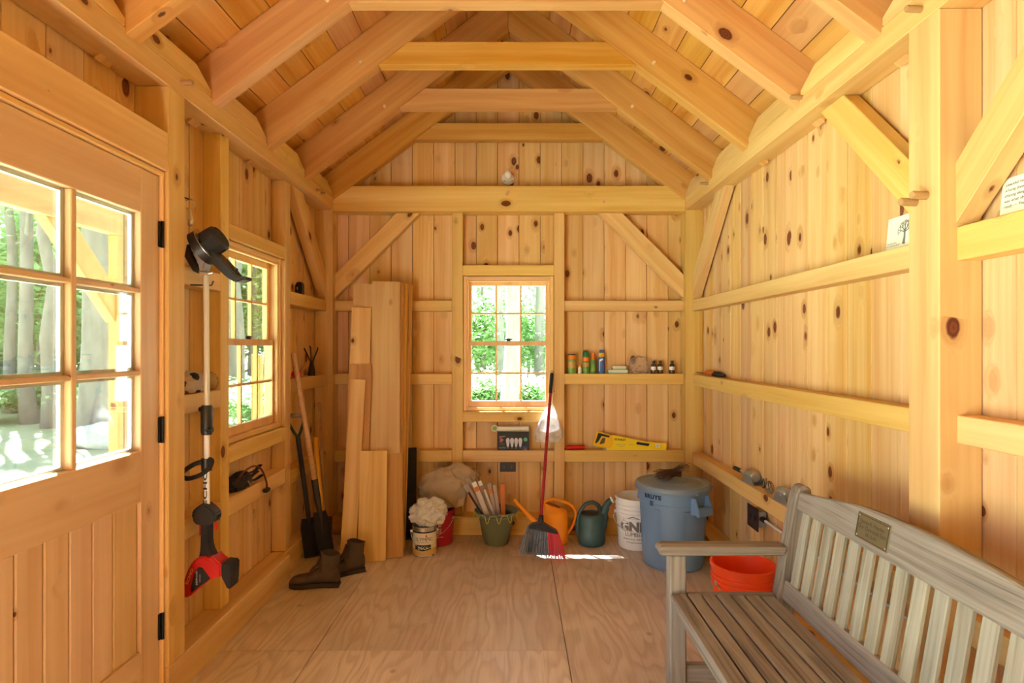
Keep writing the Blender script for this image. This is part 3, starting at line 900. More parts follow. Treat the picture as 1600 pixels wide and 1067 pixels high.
def trunk_mesh(h, r, seed):
    rnd = random.Random(seed); pts, rs = [], []
    for k in range(11):
        t = k / 10
        pts.append((rnd.gauss(0, .03) * h * .15 + (t * t) * rnd.uniform(-.02, .02) * h, rnd.gauss(0, .03) * h * .15, h * t - .25)); rs.append(r * (1.35 - .35 * min(1, t * 8)) * (1 - .5 * t))
    mb = MB(); mb.tube(pts, rs, 14)
    for k in range(3):
        t = rnd.uniform(.4, .8); p = V(pts[int(t * 10)]); a = rnd.uniform(0, 6.3)
        mb.tube([p, p + V((math.cos(a), math.sin(a), .7)) * h * .08, p + V((math.cos(a), math.sin(a), 1.1)) * h * .16], [r * .35, r * .25, r * .1], 7)
    sharpen(mb.bm, 60); me = bpy.data.meshes.new('trunk'); mb.bm.to_mesh(me); mb.bm.free(); me.materials.append(M['bark'])
    return me
def gz(x, y): return ground_z(x, y) + max(0, math.hypot(x, y - 2) - 9) * .028
def tree(px, Y, h, r, kind, cz, cs, label, group=None, seed=1, name='tree', x=None):
    x = (px - 803) * Y / 914 if x is None else x
    t = thing(name, (x, Y, gz(x, Y)), label, 'shrub' if name == 'shrub' else 'tree', group)
    o = add_ob('trunk', trunk_mesh(h, r, seed), t, WM[t.name])
    for k, (dx, dy, dzz) in enumerate(cz):
        f = add_ob('foliage', CLOUDS[kind], t, WM[t.name] @ Matrix.Translation((dx, dy, dzz)) @ Matrix.Rotation(seed * 1.7 + k * 2.1, 4, 'Z') @ Matrix.Diagonal((cs, cs, cs, 1)))
        f['kind'] = 'stuff'
    return t
tree(147, 11.5, 11, .27, 0, [(0, .5, 10.8)], .28, 'thick grey tree trunk beside the porch post outside the door', seed=4)
for k, (px, Y, r) in enumerate(((14, 14.5, .13), (42, 13, .15), (76, 12.6, .14), (93, 14.5, .10))):
    tree(px, Y, 11, r, 0, [(0, .5, 10.8)], .25, 'slim grey tree trunk in the wood outside the glazed door', 'slim trunks beyond the door', seed=20 + k)
for k, (px, Y, r) in enumerate(((372, 15, .20), (396, 19, .16), (418, 23, .18))):
    tree(px, Y, 12, r, 0, [(0, .5, 11.6)], .25, 'grey tree trunk in the wood behind the window beside the trimmer', 'trunks beyond the window by the trimmer', seed=30 + k)
for k, (px, Y, r) in enumerate(((800, 13.5, .20), (783, 17, .14), (842, 18, .16), (752, 20, .15))):
    tree(px, Y, 12, r, 0, [(0, .5, 11.6)], .25, 'pale tree trunk in the wood behind the back window', 'trunks beyond the back window', seed=40 + k)
rnd = random.Random(12)
for k in range(60):                                     # leafy saplings beyond the door and left window
    px = rnd.uniform(-140, 260) if k < 46 else rnd.uniform(320, 470); Y = rnd.uniform(16, 30)
    tree(px, Y, 8 if k % 3 == 0 else 6, .06, k % 2, [(0, 0, rnd.uniform(1.8, 4.2) if k % 3 else rnd.uniform(5, 9))], rnd.uniform(.8, 1.15), 'leafy green young tree in the wood on the door side of the shed', 'young trees on the door side', seed=60 + k)
for k in range(14):
    px = rnd.uniform(690, 905); Y = rnd.uniform(17, 28)
    tree(px, Y, 6, .06, k % 2, [(0, 0, rnd.uniform(1.6, 2.6))], rnd.uniform(.55, .9), 'leafy green young tree in the wood behind the back window', 'young trees behind the back window', seed=100 + k)
for k in range(22):
    px = rnd.uniform(-60, 260) if k < 16 else rnd.uniform(340, 450); Y = rnd.uniform(12.5, 17)
    tree(px, Y, .9, .02, 2 + k % 2, [(0, 0, .55)], rnd.uniform(.6, .9), 'low leafy bush at the edge of the wood on the door side', 'bushes on the door side', seed=130 + k, name='shrub')
for k in range(7):
    px = rnd.uniform(700, 900); Y = rnd.uniform(14, 17)
    tree(px, Y, .9, .02, 2 + k % 2, [(0, 0, .6)], rnd.uniform(.6, .9), 'low leafy bush in the wood behind the back window', 'bushes behind the back window', seed=150 + k, name='shrub')
mb = MB(); b = bmesh.new(); bmesh.ops.create_icosphere(b, subdivisions=3, radius=1)
for v in b.verts: v.co *= 1 + .25 * noise.noise(v.co * 1.6)
bmesh.ops.scale(b, vec=(.75, .5, .33), verts=b.verts)
q = V((-7.55, 11.0, gz(-7.55, 11.0) + .1)); bmesh.ops.translate(b, vec=q, verts=b.verts); mb.add(b)
tag(mb.build('boulder', M['stone']), 'pale boulder lying in the grass near the thick trunk outside', 'rock')

# timber porch outside the door: beam, posts, braces
porch = thing('porch_frame', (-3.26, 4.1, 0), 'yellow timber porch frame with braced posts outside the door', 'porch')
PX0, PX1, PZ = -3.28, -3.20, 2.376
bx('porch_beam', porch, PX0, PX1, -1.0, 4.95, PZ, PZ + .24, M['porch'], 'y', .004)
for y in (4.73, 1.2): bx('porch_post', porch, PX0, PX1, y, y + .13, GZ - .05, PZ, M['porch'], 'z', .004)
for y, s in ((4.73, -1), (1.33, 1)):
    run = .71; pts = [(PX1 - .02, y, PZ - run), (PX1 - .02, y + s * run, PZ), (PX1 - .02, y + s * (run - .28), PZ), (PX1 - .02, y, PZ - run + .28)]
    slab('porch_brace', porch, pts, (-.08, 0, 0), M['porch'], (0, s, 1))

tag(bx('gate_post', None, -2.47, -2.39, 5.50, 5.58, GZ - .05, 1.40, M['porch'], 'z', .004), 'short yellow wooden post in the grass outside the window by the trimmer', 'post')
# unseen tree added to keep sun off both windows, except the back one's foot
t = thing('tree', (-4.0, 7.0, gz(-4.0, 7.0)), 'unseen tree added outside, its boughs shading the back and side windows', 'tree')
add_ob('trunk', trunk_mesh(9, .16, 77), t, WM[t.name])
MB().tube([(-4.0, 7.0, 4.0), (-3.7, 6.2, 4.7), (-3.3, 5.4, 5.0), (-2.9, 5.0, 5.1)], [.08, .06, .04, .02], 8).build('bough', M['bark'], t)
MB().tube([(-4.0, 7.0, 4.2), (-3.2, 6.85, 4.8), (-2.2, 6.7, 5.2), (-1.0, 6.65, 5.3)], [.09, .07, .05, .02], 8).build('bough', M['bark'], t)
rnd = random.Random(31); vs, fs = [], []
for k in range(12000):
    p = V((rnd.uniform(-2.75, -.75), rnd.uniform(6.3, 7.0), 0)); p.z = 5.11 + 1.92 * (p.y - 6.65) + abs(rnd.gauss(0, .5))  # leaf underside shaped along the sun's rays, leaving a low strip lit
    if k % 2: p = V((rnd.uniform(-4.1, -2.5), rnd.uniform(4.9, 6.1), rnd.uniform(4.35, 5.7)))  # second leaf mass, added to shade the side window
    a = rnd.uniform(0, 6.28); d = V((math.cos(a), math.sin(a), rnd.uniform(-.1, .25))).normalized(); w = d.cross(V((0, 0, 1))).normalized(); s = rnd.uniform(.08, .15); b = len(vs)
    vs += [p, p + d * s * .5 + w * s * .33, p + d * s, p + d * s * .5 - w * s * .33]; fs += [(b, b + 1, b + 2), (b, b + 2, b + 3)]
me = bpy.data.meshes.new('foliage'); me.from_pydata([tuple(v) for v in vs], [], fs); me.update(); me.materials.append(M['leaf'])
me.transform(WM[t.name].inverted()); f = add_ob('foliage', me, t, WM[t.name]); f['kind'] = 'stuff'
# ================================================================== things in the shed
def lathe_part(name, parent, prof, c, mat, seg=36, m=None, sx=1, sy=1, angle=38):
    return MB().lathe(prof, c, seg, m, sx, sy).build(name, M[mat], parent, angle=angle)
def tube_part(name, parent, pts, r, mat, seg=10, closed=False, flat=None):
    return MB().tube(pts, r, seg, closed, flat).build(name, M[mat], parent)
def arc(c, r, a0, a1, n, u=(1, 0, 0), w=(0, 0, 1)):
    u, w, c = V(u), V(w), V(c)
    return [c + u * r * math.cos(a0 + (a1 - a0) * k / n) + w * r * math.sin(a0 + (a1 - a0) * k / n) for k in range(n + 1)]
def smooth_path(pts, n=6):
    pts = [V(p) for p in pts]; out = []
    for i in range(len(pts) - 1):
        p0, p1, p2, p3 = pts[max(i - 1, 0)], pts[i], pts[i + 1], pts[min(i + 2, len(pts) - 1)]
        for k in range(n):
            t = k / n
            out.append(.5 * ((2 * p1) + (p2 - p0) * t + (2 * p0 - 5 * p1 + 4 * p2 - p3) * t * t + (3 * p1 - p0 - 3 * p2 + p3) * t ** 3))
    out.append(pts[-1]); return out

# ---------------------------------------------------------------- bench
WS, WSL = M['weathered'], M['weathered_slat']
bench = thing('garden_bench', (.95, 1.80, 0), 'weathered grey wooden garden bench with slatted back and a small bronze plaque', 'bench')
BY0, BY1 = 1.04, 2.56
def xb(z): return 1.135 + .175 * (z - .41)         # front plane of the leaning back
for y0, y1 in ((BY1 - .07, BY1), (BY0, BY0 + .07)):
    bx('leg', bench, .665, .7355, y0, y1, 0, .582, WS, 'z', .006)
    # back post: upright to the seat, then leaning, with a rounded top
    pts = [(1.125, 0), (1.125, .40), (xb(.80) - .010, .80), (xb(.86) - .010, .845), (xb(.86) + .004, .872), (xb(.86) + .028, .880), (xb(.86) + .050, .870), (xb(.86) + .056, .845), (xb(.43) + .055, .43), (1.190, 0)]
    slab('back_post', bench, [(x, y0, z) for x, z in pts], (0, y1 - y0 - .004, 0), WS, (.12, 0, 1), .006)
    # arm with a rounded front end
    pts = [(.618, .590), (.630, .583), (1.150, .583), (1.165, .620), (.640, .622), (.622, .617), (.617, .605)]
    slab('arm', bench, [(x, y0 - .008, z) for x, z in pts], (0, y1 - y0 + .016, 0), WS, (1, 0, 0), .006)
    bx('stretcher', bench, .735, 1.125, y0 + .015, y1 - .015, .035, .105, WS, 'x', .004)
    bx('seat_bearer', bench, .735, 1.125, y0 + .02, y1 - .01, .335, .405, WS, 'x', .004)
seat = [(.661, .726), (.735, .788), (.797, .848), (.857, .911), (.920, .973), (.982, 1.037), (1.046, 1.103)]
for k, (a, b) in enumerate(seat):
    z = .430 - .012 * k / 6 + random.uniform(-.0015, .0015)
    ob = bx('seat_slat', bench, a, b, BY0 + .045 + random.uniform(0, .006), 2.482 - random.uniform(0, .01), z - .022, z, WS, 'y', .004)
bx('apron', bench, .690, .725, BY0 + .07, BY1 - .07, .330, .405, WS, 'y', .004)
m0 = frame_of((0, 1, 0), (-1, 0, .175))
def back_plane(pts_yz, thick, off):
    """Polygon in the leaning back's plane, given as (y, z)."""
    return [V((xb(z) + off, y, z)) for y, z in pts_yz], V((thick, 0, -.175 * thick))
p, e = back_plane([(BY0 + .07, .400), (BY1 - .072, .400), (BY1 - .072, .482), (BY0 + .07, .482)], .032, .004)
slab('lower_rail', bench, p, e, WS, (0, 1, 0), .005)
crest = [(2.487, .856), (2.40, .866), (2.32, .877), (2.24, .889), (2.15, .902), (2.05, .911), (1.95, .917), (1.80, .920), (1.65, .917), (1.55, .911), (1.45, .902), (1.36, .889), (1.28, .877), (1.20, .866), (1.112, .856)]
p, e = back_plane([(1.112, .782), (2.487, .782)] + crest, .036, 0)
slab('crest_rail', bench, p, e, WS, (0, 1, 0), .006)
y = 2.425; k = 0
while y > 1.13:
    w = .054
    p, e = back_plane([(y - w / 2, .478), (y + w / 2, .478), (y + w / 2, .786), (y - w / 2, .786)], .016, .010)
    slab('back_slat', bench, p, e, WSL, (.175, 0, 1), .003)
    y -= .0855
def plq(yc, zc, off): return V((xb(zc) - off, yc, zc))
pl_y0, pl_y1 = 1.885, 2.065
p, e = back_plane([(pl_y0, .806), (pl_y1, .806), (pl_y1, .894), (pl_y0, .894)], .003, -.003)
plaque = slab('plaque', bench, p, e, M['brass'], (0, 1, 0), .0012)
mb = MB()
for a, b, c, d in ((pl_y0 + .006, pl_y1 - .006, .811, .813), (pl_y0 + .006, pl_y1 - .006, .887, .889), (pl_y0 + .006, pl_y0 + .008, .811, .889), (pl_y1 - .008, pl_y1 - .006, .811, .889)):
    p, e = back_plane([(a, c), (b, c), (b, d), (a, d)], .0015, -.0042); mb.prism(p, e)
mb.build('plaque_border', M['brass_text'], plaque)
for yy_ in (pl_y0 + .012, pl_y1 - .012):
    for z in (.816, .884):
        mb = MB(); q = plq(yy_, z, .003); mb.ball(q, .0035, (.5, 1, 1), 10, 6); mb.build('screw', M['steel'], plaque, Matrix.Translation(q))
mt = facing(plq((pl_y0 + pl_y1) / 2, .868, .0042), (0, -1, 0), (.175, 0, 1))
for s, z, sz in (('James R. Hayden', .868, .019), ('Our Devoted Son', .849, .021), ('08-16-09', .829, .016)):
    mt = facing(plq((pl_y0 + pl_y1) / 2, z, .0044), (0, -1, 0), (.175, 0, 1)); text('lettering', plaque, s, sz, M['brass_text'], mt)

# ---------------------------------------------------------------- buckets
def rim_bucket(name, c, r0, r1, h, mat, label, cat, rings=(.80, .86, .92), inner=None, th=.004):
    t = thing(name, c, label, cat)
    R = lambda z: r0 + (r1 - r0) * z / h
    prof = [(0, 0), (r0 - .006, 0), (r0, .006)]
    zs = sorted(rings)
    for z in zs:
        zz_ = z * h; prof += [(R(zz_), zz_ - .006), (R(zz_) + .007, zz_ - .004), (R(zz_) + .007, zz_ + .003), (R(zz_), zz_ + .005)]
    prof += [(R(h), h - .016), (R(h) + .006, h - .014), (R(h) + .006, h - .002), (R(h) + .003, h), (R(h) - th, h), (R(h) - th - .002, h - .01), (r0 - th, .008), (0, .008)]
    lathe_part('body', t, prof, c, mat, 48)
    return t, R
def bail(t, c, r, z, drop, ang, mat, rad=.0026, out=.03):
    """Wire handle hanging down the side from two ears at angle ang."""
    u = V((math.cos(ang), math.sin(ang), 0)); w = V((math.sin(ang), -math.cos(ang), 0))
    pts = []
    for k in range(25):
        a = PI * k / 24
        q = u * math.cos(a) * (r + .010) + w * math.sin(a) * (r + out) + V((0, 0, z - drop * math.sin(a)))
        pts.append(V(c) + q)
    h = tube_part('bail_handle', t, pts, rad, mat, 7)
    for s in (1, -1):
        q = V(c) + u * s * (r + .004) + V((0, 0, z))
        MB().tube([q - u * s * .006, q + u * s * .010], [.012, .010], 12).build('ear', M['orange'] if mat == 'orange_w' else M[mat], t)
    return h
c = V((1.170, 2.985, 0))
t, R = rim_bucket('orange_bucket', c, .132, .156, .37, 'orange', 'empty bright orange plastic bucket with wire handle behind the bench', 'bucket', (.72, .79, .86))
bail(t, c, .150, .285, .13, math.radians(15), 'steel', .003)
c = V((.905, 4.33, 0))
t, R = rim_bucket('white_bucket', c, .130, .150, .37, 'white', 'white plastic lumber-yard bucket with black print beside the trash can', 'bucket', (.62, .70, .78, .86))
MB().tube([c + V((-.149, -.01, .26)), c + V((-.163, -.012, .26))], [.013, .011], 12).build('ear', M['white'], t)
tube_part('bail_handle', t, smooth_path([c + V((-.158, -.012, .262)), c + V((-.170, -.03, .21)), c + V((-.13, -.11, .165)), c + V((-.05, -.162, .15))]), .0025, 'steel', 7)
a0 = -.29
text('logo_letters', t, 'GNH', .092, M['print_grey'], bend=(c, R, .172, a0 - .02), spacing=1.0, sx=1.05, bold=.06)
text('name_print', t, 'LUMBER.', .040, M['print_black'], bend=(c, R, .118, a0 + .02), spacing=.95)
text('small_print', t, 'GREENVILLE  WINDHAM', .017, M['print_black'], bend=(c, R, .084, a0 + .03))
text('web_print', t, 'www.gnhlumber.com', .017, M['print_black'], bend=(c, R, .062, a0 + .09))
# wedge roof shape above the letters
mb = MB(); b = bmesh.new(); n_ = 22; top = []; bot = []
for k in range(n_ + 1):
    f = k / n_; a = a0 - .62 + 1.10 * f; z = .218 + .026 * (1 - abs(2 * f - 1)); r = R(z) + .0012
    top.append(b.verts.new((c.x + r * math.sin(a), c.y - r * math.cos(a), z + .007))); bot.append(b.verts.new((c.x + r * math.sin(a), c.y - r * math.cos(a), z)))
for k in range(n_): b.faces.new((bot[k], bot[k + 1], top[k + 1], top[k]))
mb.add(b); mb.build('logo_roof', M['print_grey'], t)
c = V((-.568, 4.405, 0))
t, R = rim_bucket('red_bucket', c, .108, .118, .255, 'red_dark', 'red plastic pail with white lettering under the tan canvas cloth', 'bucket', (.80, .88))
text('print', t, 'fire', .055, M['print_white'], bend=(c, R, .165, .0)); text('print', t, 'pail', .055, M['print_white'], bend=(c, R, .115, .0))
mb = MB(); b = bmesh.new(); fr = [(-.45, .07, .45, .073), (-.45, .205, .45, .208)]
for a_, z_, a2, z2 in fr:
    L_ = []
    for k in range(13):
        a = a_ + (a2 - a_) * k / 12; L_.append([b.verts.new((c.x + (R(z) + .0012) * math.sin(a), c.y - (R(z) + .0012) * math.cos(a), z)) for z in (z_, z2)])
    for A, B in zip(L_, L_[1:]): b.faces.new((A[0], B[0], B[1], A[1]))
mb.add(b); mb.build('print_frame', M['print_white'], t)
bail(t, c, .118, .20, .12, math.radians(-20), 'steel', .002, .012)

# paint can
c = V((-.637, 4.170, 0))
t = thing('paint_can', c, 'white and gold paint can with wire handle under a crumpled rag', 'paint can')
lathe_part('body', t, [(0, 0), (.084, 0), (.087, .003), (.087, .006), (.084, .009), (.084, .196), (.088, .199), (.088, .205), (.082, .206), (.074, .200), (.074, .196), (0, .196)], c, 'steel', 40)
lathe_part('label', t, [(.0848, .055), (.0848, .168)], c, 'label_cream', 40)
lathe_part('label_band', t, [(.0848, .012), (.0848, .055)], c, 'label_gold', 40)
lathe_part('dark_band', t, [(.0852, .166), (.0852, .176)], c, 'print_black', 40)
cr = lambda z: .0852
text('print', t, 'OLYMPIC', .034, M['print_black'], bend=(c, cr, .122, .03))
text('print', t, 'WATERPROOFING', .010, M['print_grey'], bend=(c, cr, .102, .03))
text('print', t, 'DECK', .030, M['label_cream'], bend=(c, lambda z: .0858, .063, .03))
mb = MB(); b = bmesh.new()
def on_cyl(c, r, a, z): return (c[0] + r * math.sin(a), c[1] - r * math.cos(a), c[2] + z)
L_ = [[b.verts.new(on_cyl(c, .0853, a, z)) for z in (.042 + .014 * abs(a), .084)] for a in [-.70 + .1 * k for k in range(15)]]
for A, B in zip(L_, L_[1:]): b.faces.new((A[0], B[0], B[1], A[1]))
mb.add(b); mb.build('emblem', M['print_black'], t)
mb = MB(); b = bmesh.new(); f = [b.verts.new(on_cyl(c, .0856, .30 + x, .148 + z)) for x, z in ((-.05, -.008), (.05, -.008), (.07, .0), (.03, .002), (.02, .018), (-.01, .003), (-.03, .010), (-.06, .0))]; b.faces.new(f); mb.add(b); mb.build('flame_mark', M['magenta'], t)
bail(t, c, .086, .165, .105, math.radians(12), 'steel', .0018, .006)

# cloths
def lumpy(c, rad, seed, amp=.18, fr=2.2, flat=None, fold=.0, sub=4, fn=None):
    b = bmesh.new(); bmesh.ops.create_icosphere(b, subdivisions=sub, radius=1)
    o = V((seed * 3.1, seed * 1.7, seed * 2.3))
    for v in b.verts:
        p = v.co.copy()
        wv = noise.noise_vector(p * 1.1 + o) * .6
        rdg = 1 - abs(noise.noise((p + wv) * fr + o)) * 2
        rd2 = 1 - abs(noise.noise((p * V((1, 1, 1.6)) + wv) * fr * 2.3 + o)) * 2
        s = 1 + amp * (rdg - .4) + fold * rd2 + .12 * noise.noise(p * .9 + o * 2)
        q = V((p.x * rad[0], p.y * rad[1], p.z * rad[2])) * s
        if fn: q = fn(q)
        if flat is not None and q.z < flat: q.z = flat + (q.z - flat) * .08
        v.co = q + V(c)
    return b
mb = MB(); mb.add(lumpy((-.535, 4.445, .375), (.165, .095, .165), 2, .22, 1.5, -.11, .06, 5))
mb.add(lumpy((-.425, 4.475, .475), (.125, .075, .095), 5, .22, 1.6, None, .06, 4))
t = mb.build('canvas_cloth', M['canvas'], None, None, angle=80); tag(t, 'tan canvas drop cloth heaped over the red pail', 'cloth')
mb = MB(); mb.add(lumpy((-.328, 4.495, .46), (.06, .035, .07), 9, .35, 2.0, None, .1, 4)); t = mb.build('plastic_wrap', M['film'], None, None, angle=80); tag(t, 'crumpled clear plastic film hanging off the tan canvas', 'plastic')
def ragfn(q): return V((q.x + .15 * max(0, q.z), q.y, q.z * (1 if q.z < 0 else 1.1)))
mb = MB(); mb.add(lumpy((-.610, 4.165, .290), (.115, .085, .088), 4, .30, 1.8, -.080, .12, 5, ragfn))
t = mb.build('rag', M['rag'], None, None, angle=80); tag(t, 'crumpled pale cotton rag on top of the paint can', 'rag')

# green pot with slats
c = V((-.132, 4.385, 0))
t = thing('planter_pot', c, 'olive green plastic plant pot holding grey slats', 'pot')
lathe_part('body', t, [(0, 0), (.082, 0), (.090, .006), (.104, .06), (.122, .15), (.131, .205), (.133, .215), (.124, .215), (.112, .13), (.08, .012), (0, .012)], c, 'pot', 44)
lathe_part('rim', t, [(.128, .208), (.136, .210), (.140, .222), (.147, .226), (.163, .244), (.165, .250), (.158, .252), (.140, .236), (.128, .222), (.128, .208)], c, 'pot_in', 44)
pts = []
for k in range(90):
    a = -PI * .98 + PI * .96 * k / 89
    sag = max(0, math.sin(k * .42)) ** 1.5 * (.055 if 20 < k < 80 else .035)
    pts.append(c + V(((.171 + .003 * math.sin(k)) * math.cos(a), (.171 + .003 * math.sin(k)) * math.sin(a), .246 - sag)))
cd = tube_part('garland_cord', None, pts, .0024, 'cord_green', 6); tag(cd, 'thin yellow-green cord looped around the rim of the plant pot', 'cord')
# slats: (top pixel x, y, bottom pixel x, width, material, tilt towards the lens)
SL = [(727, 757, 780, .040, 'stick', 4.36, 'wide grey flat slat at the canvas side of the plant pot, in front'),
      (730, 746, 776, .034, 'stick', 4.41, 'grey flat slat behind the wide one at the canvas side of the pot'),
      (740, 753, 777, .036, 'stick_pale', 4.345, 'pale slat with an orange mark in the plant pot'),
      (749, 751, 780, .030, 'stick', 4.40, 'upright grey slat with a pale top in the middle of the plant pot'),
      (757, 765, 786, .014, 'stick_pale', 4.33, 'thin white strip crossing the slats in the plant pot'),
      (764, 755, 781, .028, 'stick', 4.37, 'grey slat with an orange spot near its top in the plant pot'),
      (772, 757, 785, .026, 'stick', 4.395, 'brownish grey slat beside the orange stake in the plant pot')]
for px0, py0, pxb, w, mt_, Y, lab in SL:
    top = P(px0, py0, Y); bot = V(((pxb - 803) * 4.385 / 914, 4.385 + (Y - 4.385) * .4, .03 + random.uniform(0, .02)))
    d = (top - bot).normalized()
    m = frame_of(d, (.12, -1, .2)); m.translation = bot
    s = MB(); L = (top - bot).length; s.box(0, L, -w / 2, w / 2, -.003, .003, .0012); o = s.build('paint_stick', M[mt_], None, m, local=True)
    tag(o, lab, 'slat', 'slats in the plant pot')
    if 'orange' in lab and 'mark' in lab or 'spot' in lab:
        s = MB(); s.box(L - .075, L - .04, -w / 2 + .003, w / 2 - .003, .0032, .0042); s.build('print_patch', M['stick_orange'], o, m, local=True)
    if 'pale top' in lab or 'mark' in lab:
        s = MB(); s.box(L - .038, L - .002, -w / 2 + .002, w / 2 - .002, .0032, .0042); s.build('pale_end', M['white'], o, m, local=True)
top, bot = P(785.5, 756, 4.445), V((-.080, 4.42, .03))
m = frame_of(top - bot, (0, -1, 0)); m.translation = bot; L = (top - bot).length
s = MB(); s.box(0, L, -.017, .017, -.012, .012, .003); tag(s.build('orange_stake', M['stick_orange'], None, m, local=True), 'orange wooden stake standing upright in the plant pot', 'stake')
top, bot = P(732, 769, 4.30), V((-.115, 4.345, .03)); o = MB().tube([bot, top], .008, 8).build('black_rod', M['black'], None); tag(o, 'thin black rod leaning out of the plant pot towards the canvas cloth', 'rod')

# ---------------------------------------------------------------- watering cans
c = V((.300, 4.40, 0))
t = thing('orange_watering_can', c, 'orange plastic watering can with a long thin spout behind the broom', 'watering can')
prof = [(0, 0), (.098, 0), (.106, .008), (.107, .03), (.103, .215), (.097, .238), (.088, .246)]
lathe_part('body', t, prof, c, 'amber', 40, sx=1, sy=.88)
# slanted hood with the filling mouth
mb = MB(); b = bmesh.new(); n_ = 40; lo, hi = [], []
for k in range(n_):
    a = 2 * PI * k / n_; x, y = math.cos(a), math.sin(a)
    lo.append(b.verts.new((c.x + .090 * x, c.y + .080 * y, .244))); hi.append(b.verts.new((c.x - .012 + .058 * x, c.y + .052 * y, .282 - .020 * x)))
for k in range(n_): b.faces.new((lo[k], lo[(k + 1) % n_], hi[(k + 1) % n_], hi[k]))
mb.add(b); mb.build('hood', M['amber'], t)
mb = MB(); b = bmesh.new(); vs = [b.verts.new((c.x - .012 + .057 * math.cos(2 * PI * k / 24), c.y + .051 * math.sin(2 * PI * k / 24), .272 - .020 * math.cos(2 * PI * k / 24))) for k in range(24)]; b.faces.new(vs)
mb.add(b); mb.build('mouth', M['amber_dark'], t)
s0, s1 = c + V((-.085, 0, .085)), V((P(803, 780, 4.40).x, 4.40, P(803, 780, 4.40).z))
tube_part('spout', t, [s0, s0.lerp(s1, .25), s0.lerp(s1, .6), s1], [.034, .024, .015, .011], 'amber', 14)
hp = [P(846, 803, 4.40), P(850, 786, 4.40), P(864, 780, 4.40), P(879, 783, 4.40), P(894, 790, 4.40), P(900, 803, 4.40), P(897, 817, 4.40), P(889, 830, 4.40), P(884, 836, 4.40)]
tube_part('handle', t, smooth_path(hp, 5), .0150, 'amber', 10, flat=.75)

c = V((.578, 4.36, 0))
t = thing('green_watering_can', c, 'dark green plastic watering can between the orange one and the white bucket', 'watering can')
prof = [(0, 0), (.085, 0), (.097, .008), (.103, .03), (.103, .17), (.099, .205), (.094, .226), (.086, .233), (.079, .231), (.077, .222)]
lathe_part('body', t, prof, c, 'green_can', 40, sx=1, sy=.9)
mb = MB(); b = bmesh.new(); vs = [b.verts.new((c.x + .078 * math.cos(2 * PI * k / 24), c.y + .070 * math.sin(2 * PI * k / 24), .2245)) for k in range(24)]; b.faces.new(vs); mb.add(b); mb.build('mouth', M['print_black'], t)  # black disc stands in for the shaded inside of the can
# thick spout that rises along the right side
sp = [c + V((.060, 0, .10)), c + V((.078, 0, .17)), c + V((.092, 0, .23)), c + V((.110, 0, .285)), c + V((.132, 0, .318)), c + V((.148, 0, .328))]
tube_part('spout', t, smooth_path(sp, 4), [.046] * 4 + [.040] * 4 + [.030] * 4 + [.024] * 4 + [.022] * 4 + [.021], 'green_can', 14)
tube_part('spout_rose', t, [c + V((.144, 0, .327)), c + V((.156, 0, .333))], [.024, .026], 'white', 16)
hp = [P(938, 800, 4.35), P(935, 790, 4.35), P(926, 785, 4.35), P(915, 788, 4.35), P(906, 800, 4.35), P(902, 818, 4.35), P(903, 834, 4.35), P(910, 846, 4.35), P(916, 848, 4.35)]
tube_part('handle', t, smooth_path(hp, 5), .0150, 'green_can', 10)

# ---------------------------------------------------------------- trash can
c = V((1.083, 3.985, 0))
t = thing('trash_can', c, 'tall blue-grey plastic trash can with a domed lid beside the white bucket', 'trash can')
hB = .525
Rb = lambda z: .198 + .030 * min(1, z / .50)
def ribbed(a, z):
    """Body radius: raised flat panels between the wide flutes, as on the real can."""
    base = Rb(z)
    if z < .405 and z > .02:
        k = math.cos(4 * (a + .30)); base -= .010 * (0.5 + .5 * math.tanh(-k * 7)) * min(1, (z - .02) / .03)
    if z > .44: base += .006
    return base
b = bmesh.new(); seg = 96; rings = []
zs = [0.0, .006, .018, .03, .06, .12, .20, .28, .36, .39, .402, .408, .43, .438, .442, .47, .50, .525]
for z in zs:
    rings.append([b.verts.new((c.x + (ribbed(2 * PI * k / seg, z) - (.014 if z == 0 else .005 if z == .006 else 0)) * math.cos(2 * PI * k / seg), c.y + (ribbed(2 * PI * k / seg, z) - (.014 if z == 0 else .005 if z == .006 else 0)) * math.sin(2 * PI * k / seg), z)) for k in range(seg)])
for A, B in zip(rings, rings[1:]):
    for k in range(seg): b.faces.new((A[k], A[(k + 1) % seg], B[(k + 1) % seg], B[k]))
b.faces.new(rings[0][::-1])
MB().add(b).build('body', M['brute'], t, angle=30)
lid = lathe_part('lid', t, [(.244, .512), (.251, .514), (.253, .522), (.253, .540), (.248, .552), (.236, .556), (.226, .552), (.216, .548), (.190, .550), (.178, .556), (.150, .562), (.112, .566), (.106, .561), (.098, .561), (.092, .566), (.05, .569), (0, .570)], c, 'brute_lid', 64)
ha = math.radians(-60)                                 # the bracket handle faces the front right
u = V((math.cos(ha), math.sin(ha), 0)); w = V((-u.y, u.x, 0))
mh = Matrix(((w.x, u.x, 0, c.x), (w.y, u.y, 0, c.y), (0, 0, 1, 0), (0, 0, 0, 1)))   # local x across, y outwards
mb = MB()
for s in (-1, 1):
    pts = [(s * .066, .222, .50), (s * .066, .262, .50), (s * .062, .285, .425), (s * .062, .280, .395), (s * .062, .215, .385)]
    mb.prism(pts, (-s * .010, 0, 0), .003, mh)
mb.box(-.064, .064, .262, .290, .385, .440, .004, mh)
mb.build('handle', M['brute'], t)
mb = MB(); mb.box(-.058, .058, .216, .223, .395, .498, 0, mh); mb.build('handle_recess', M['brute_lid'], t)
mb = MB(); mb.box(-.05, .05, .236, .275, .516, .532, .006, mh); mb.build('lid_tab', M['brute_lid'], lid)
mh2 = Matrix(((-w.x, -u.x, 0, c.x), (-w.y, -u.y, 0, c.y), (0, 0, 1, 0), (0, 0, 0, 1)))
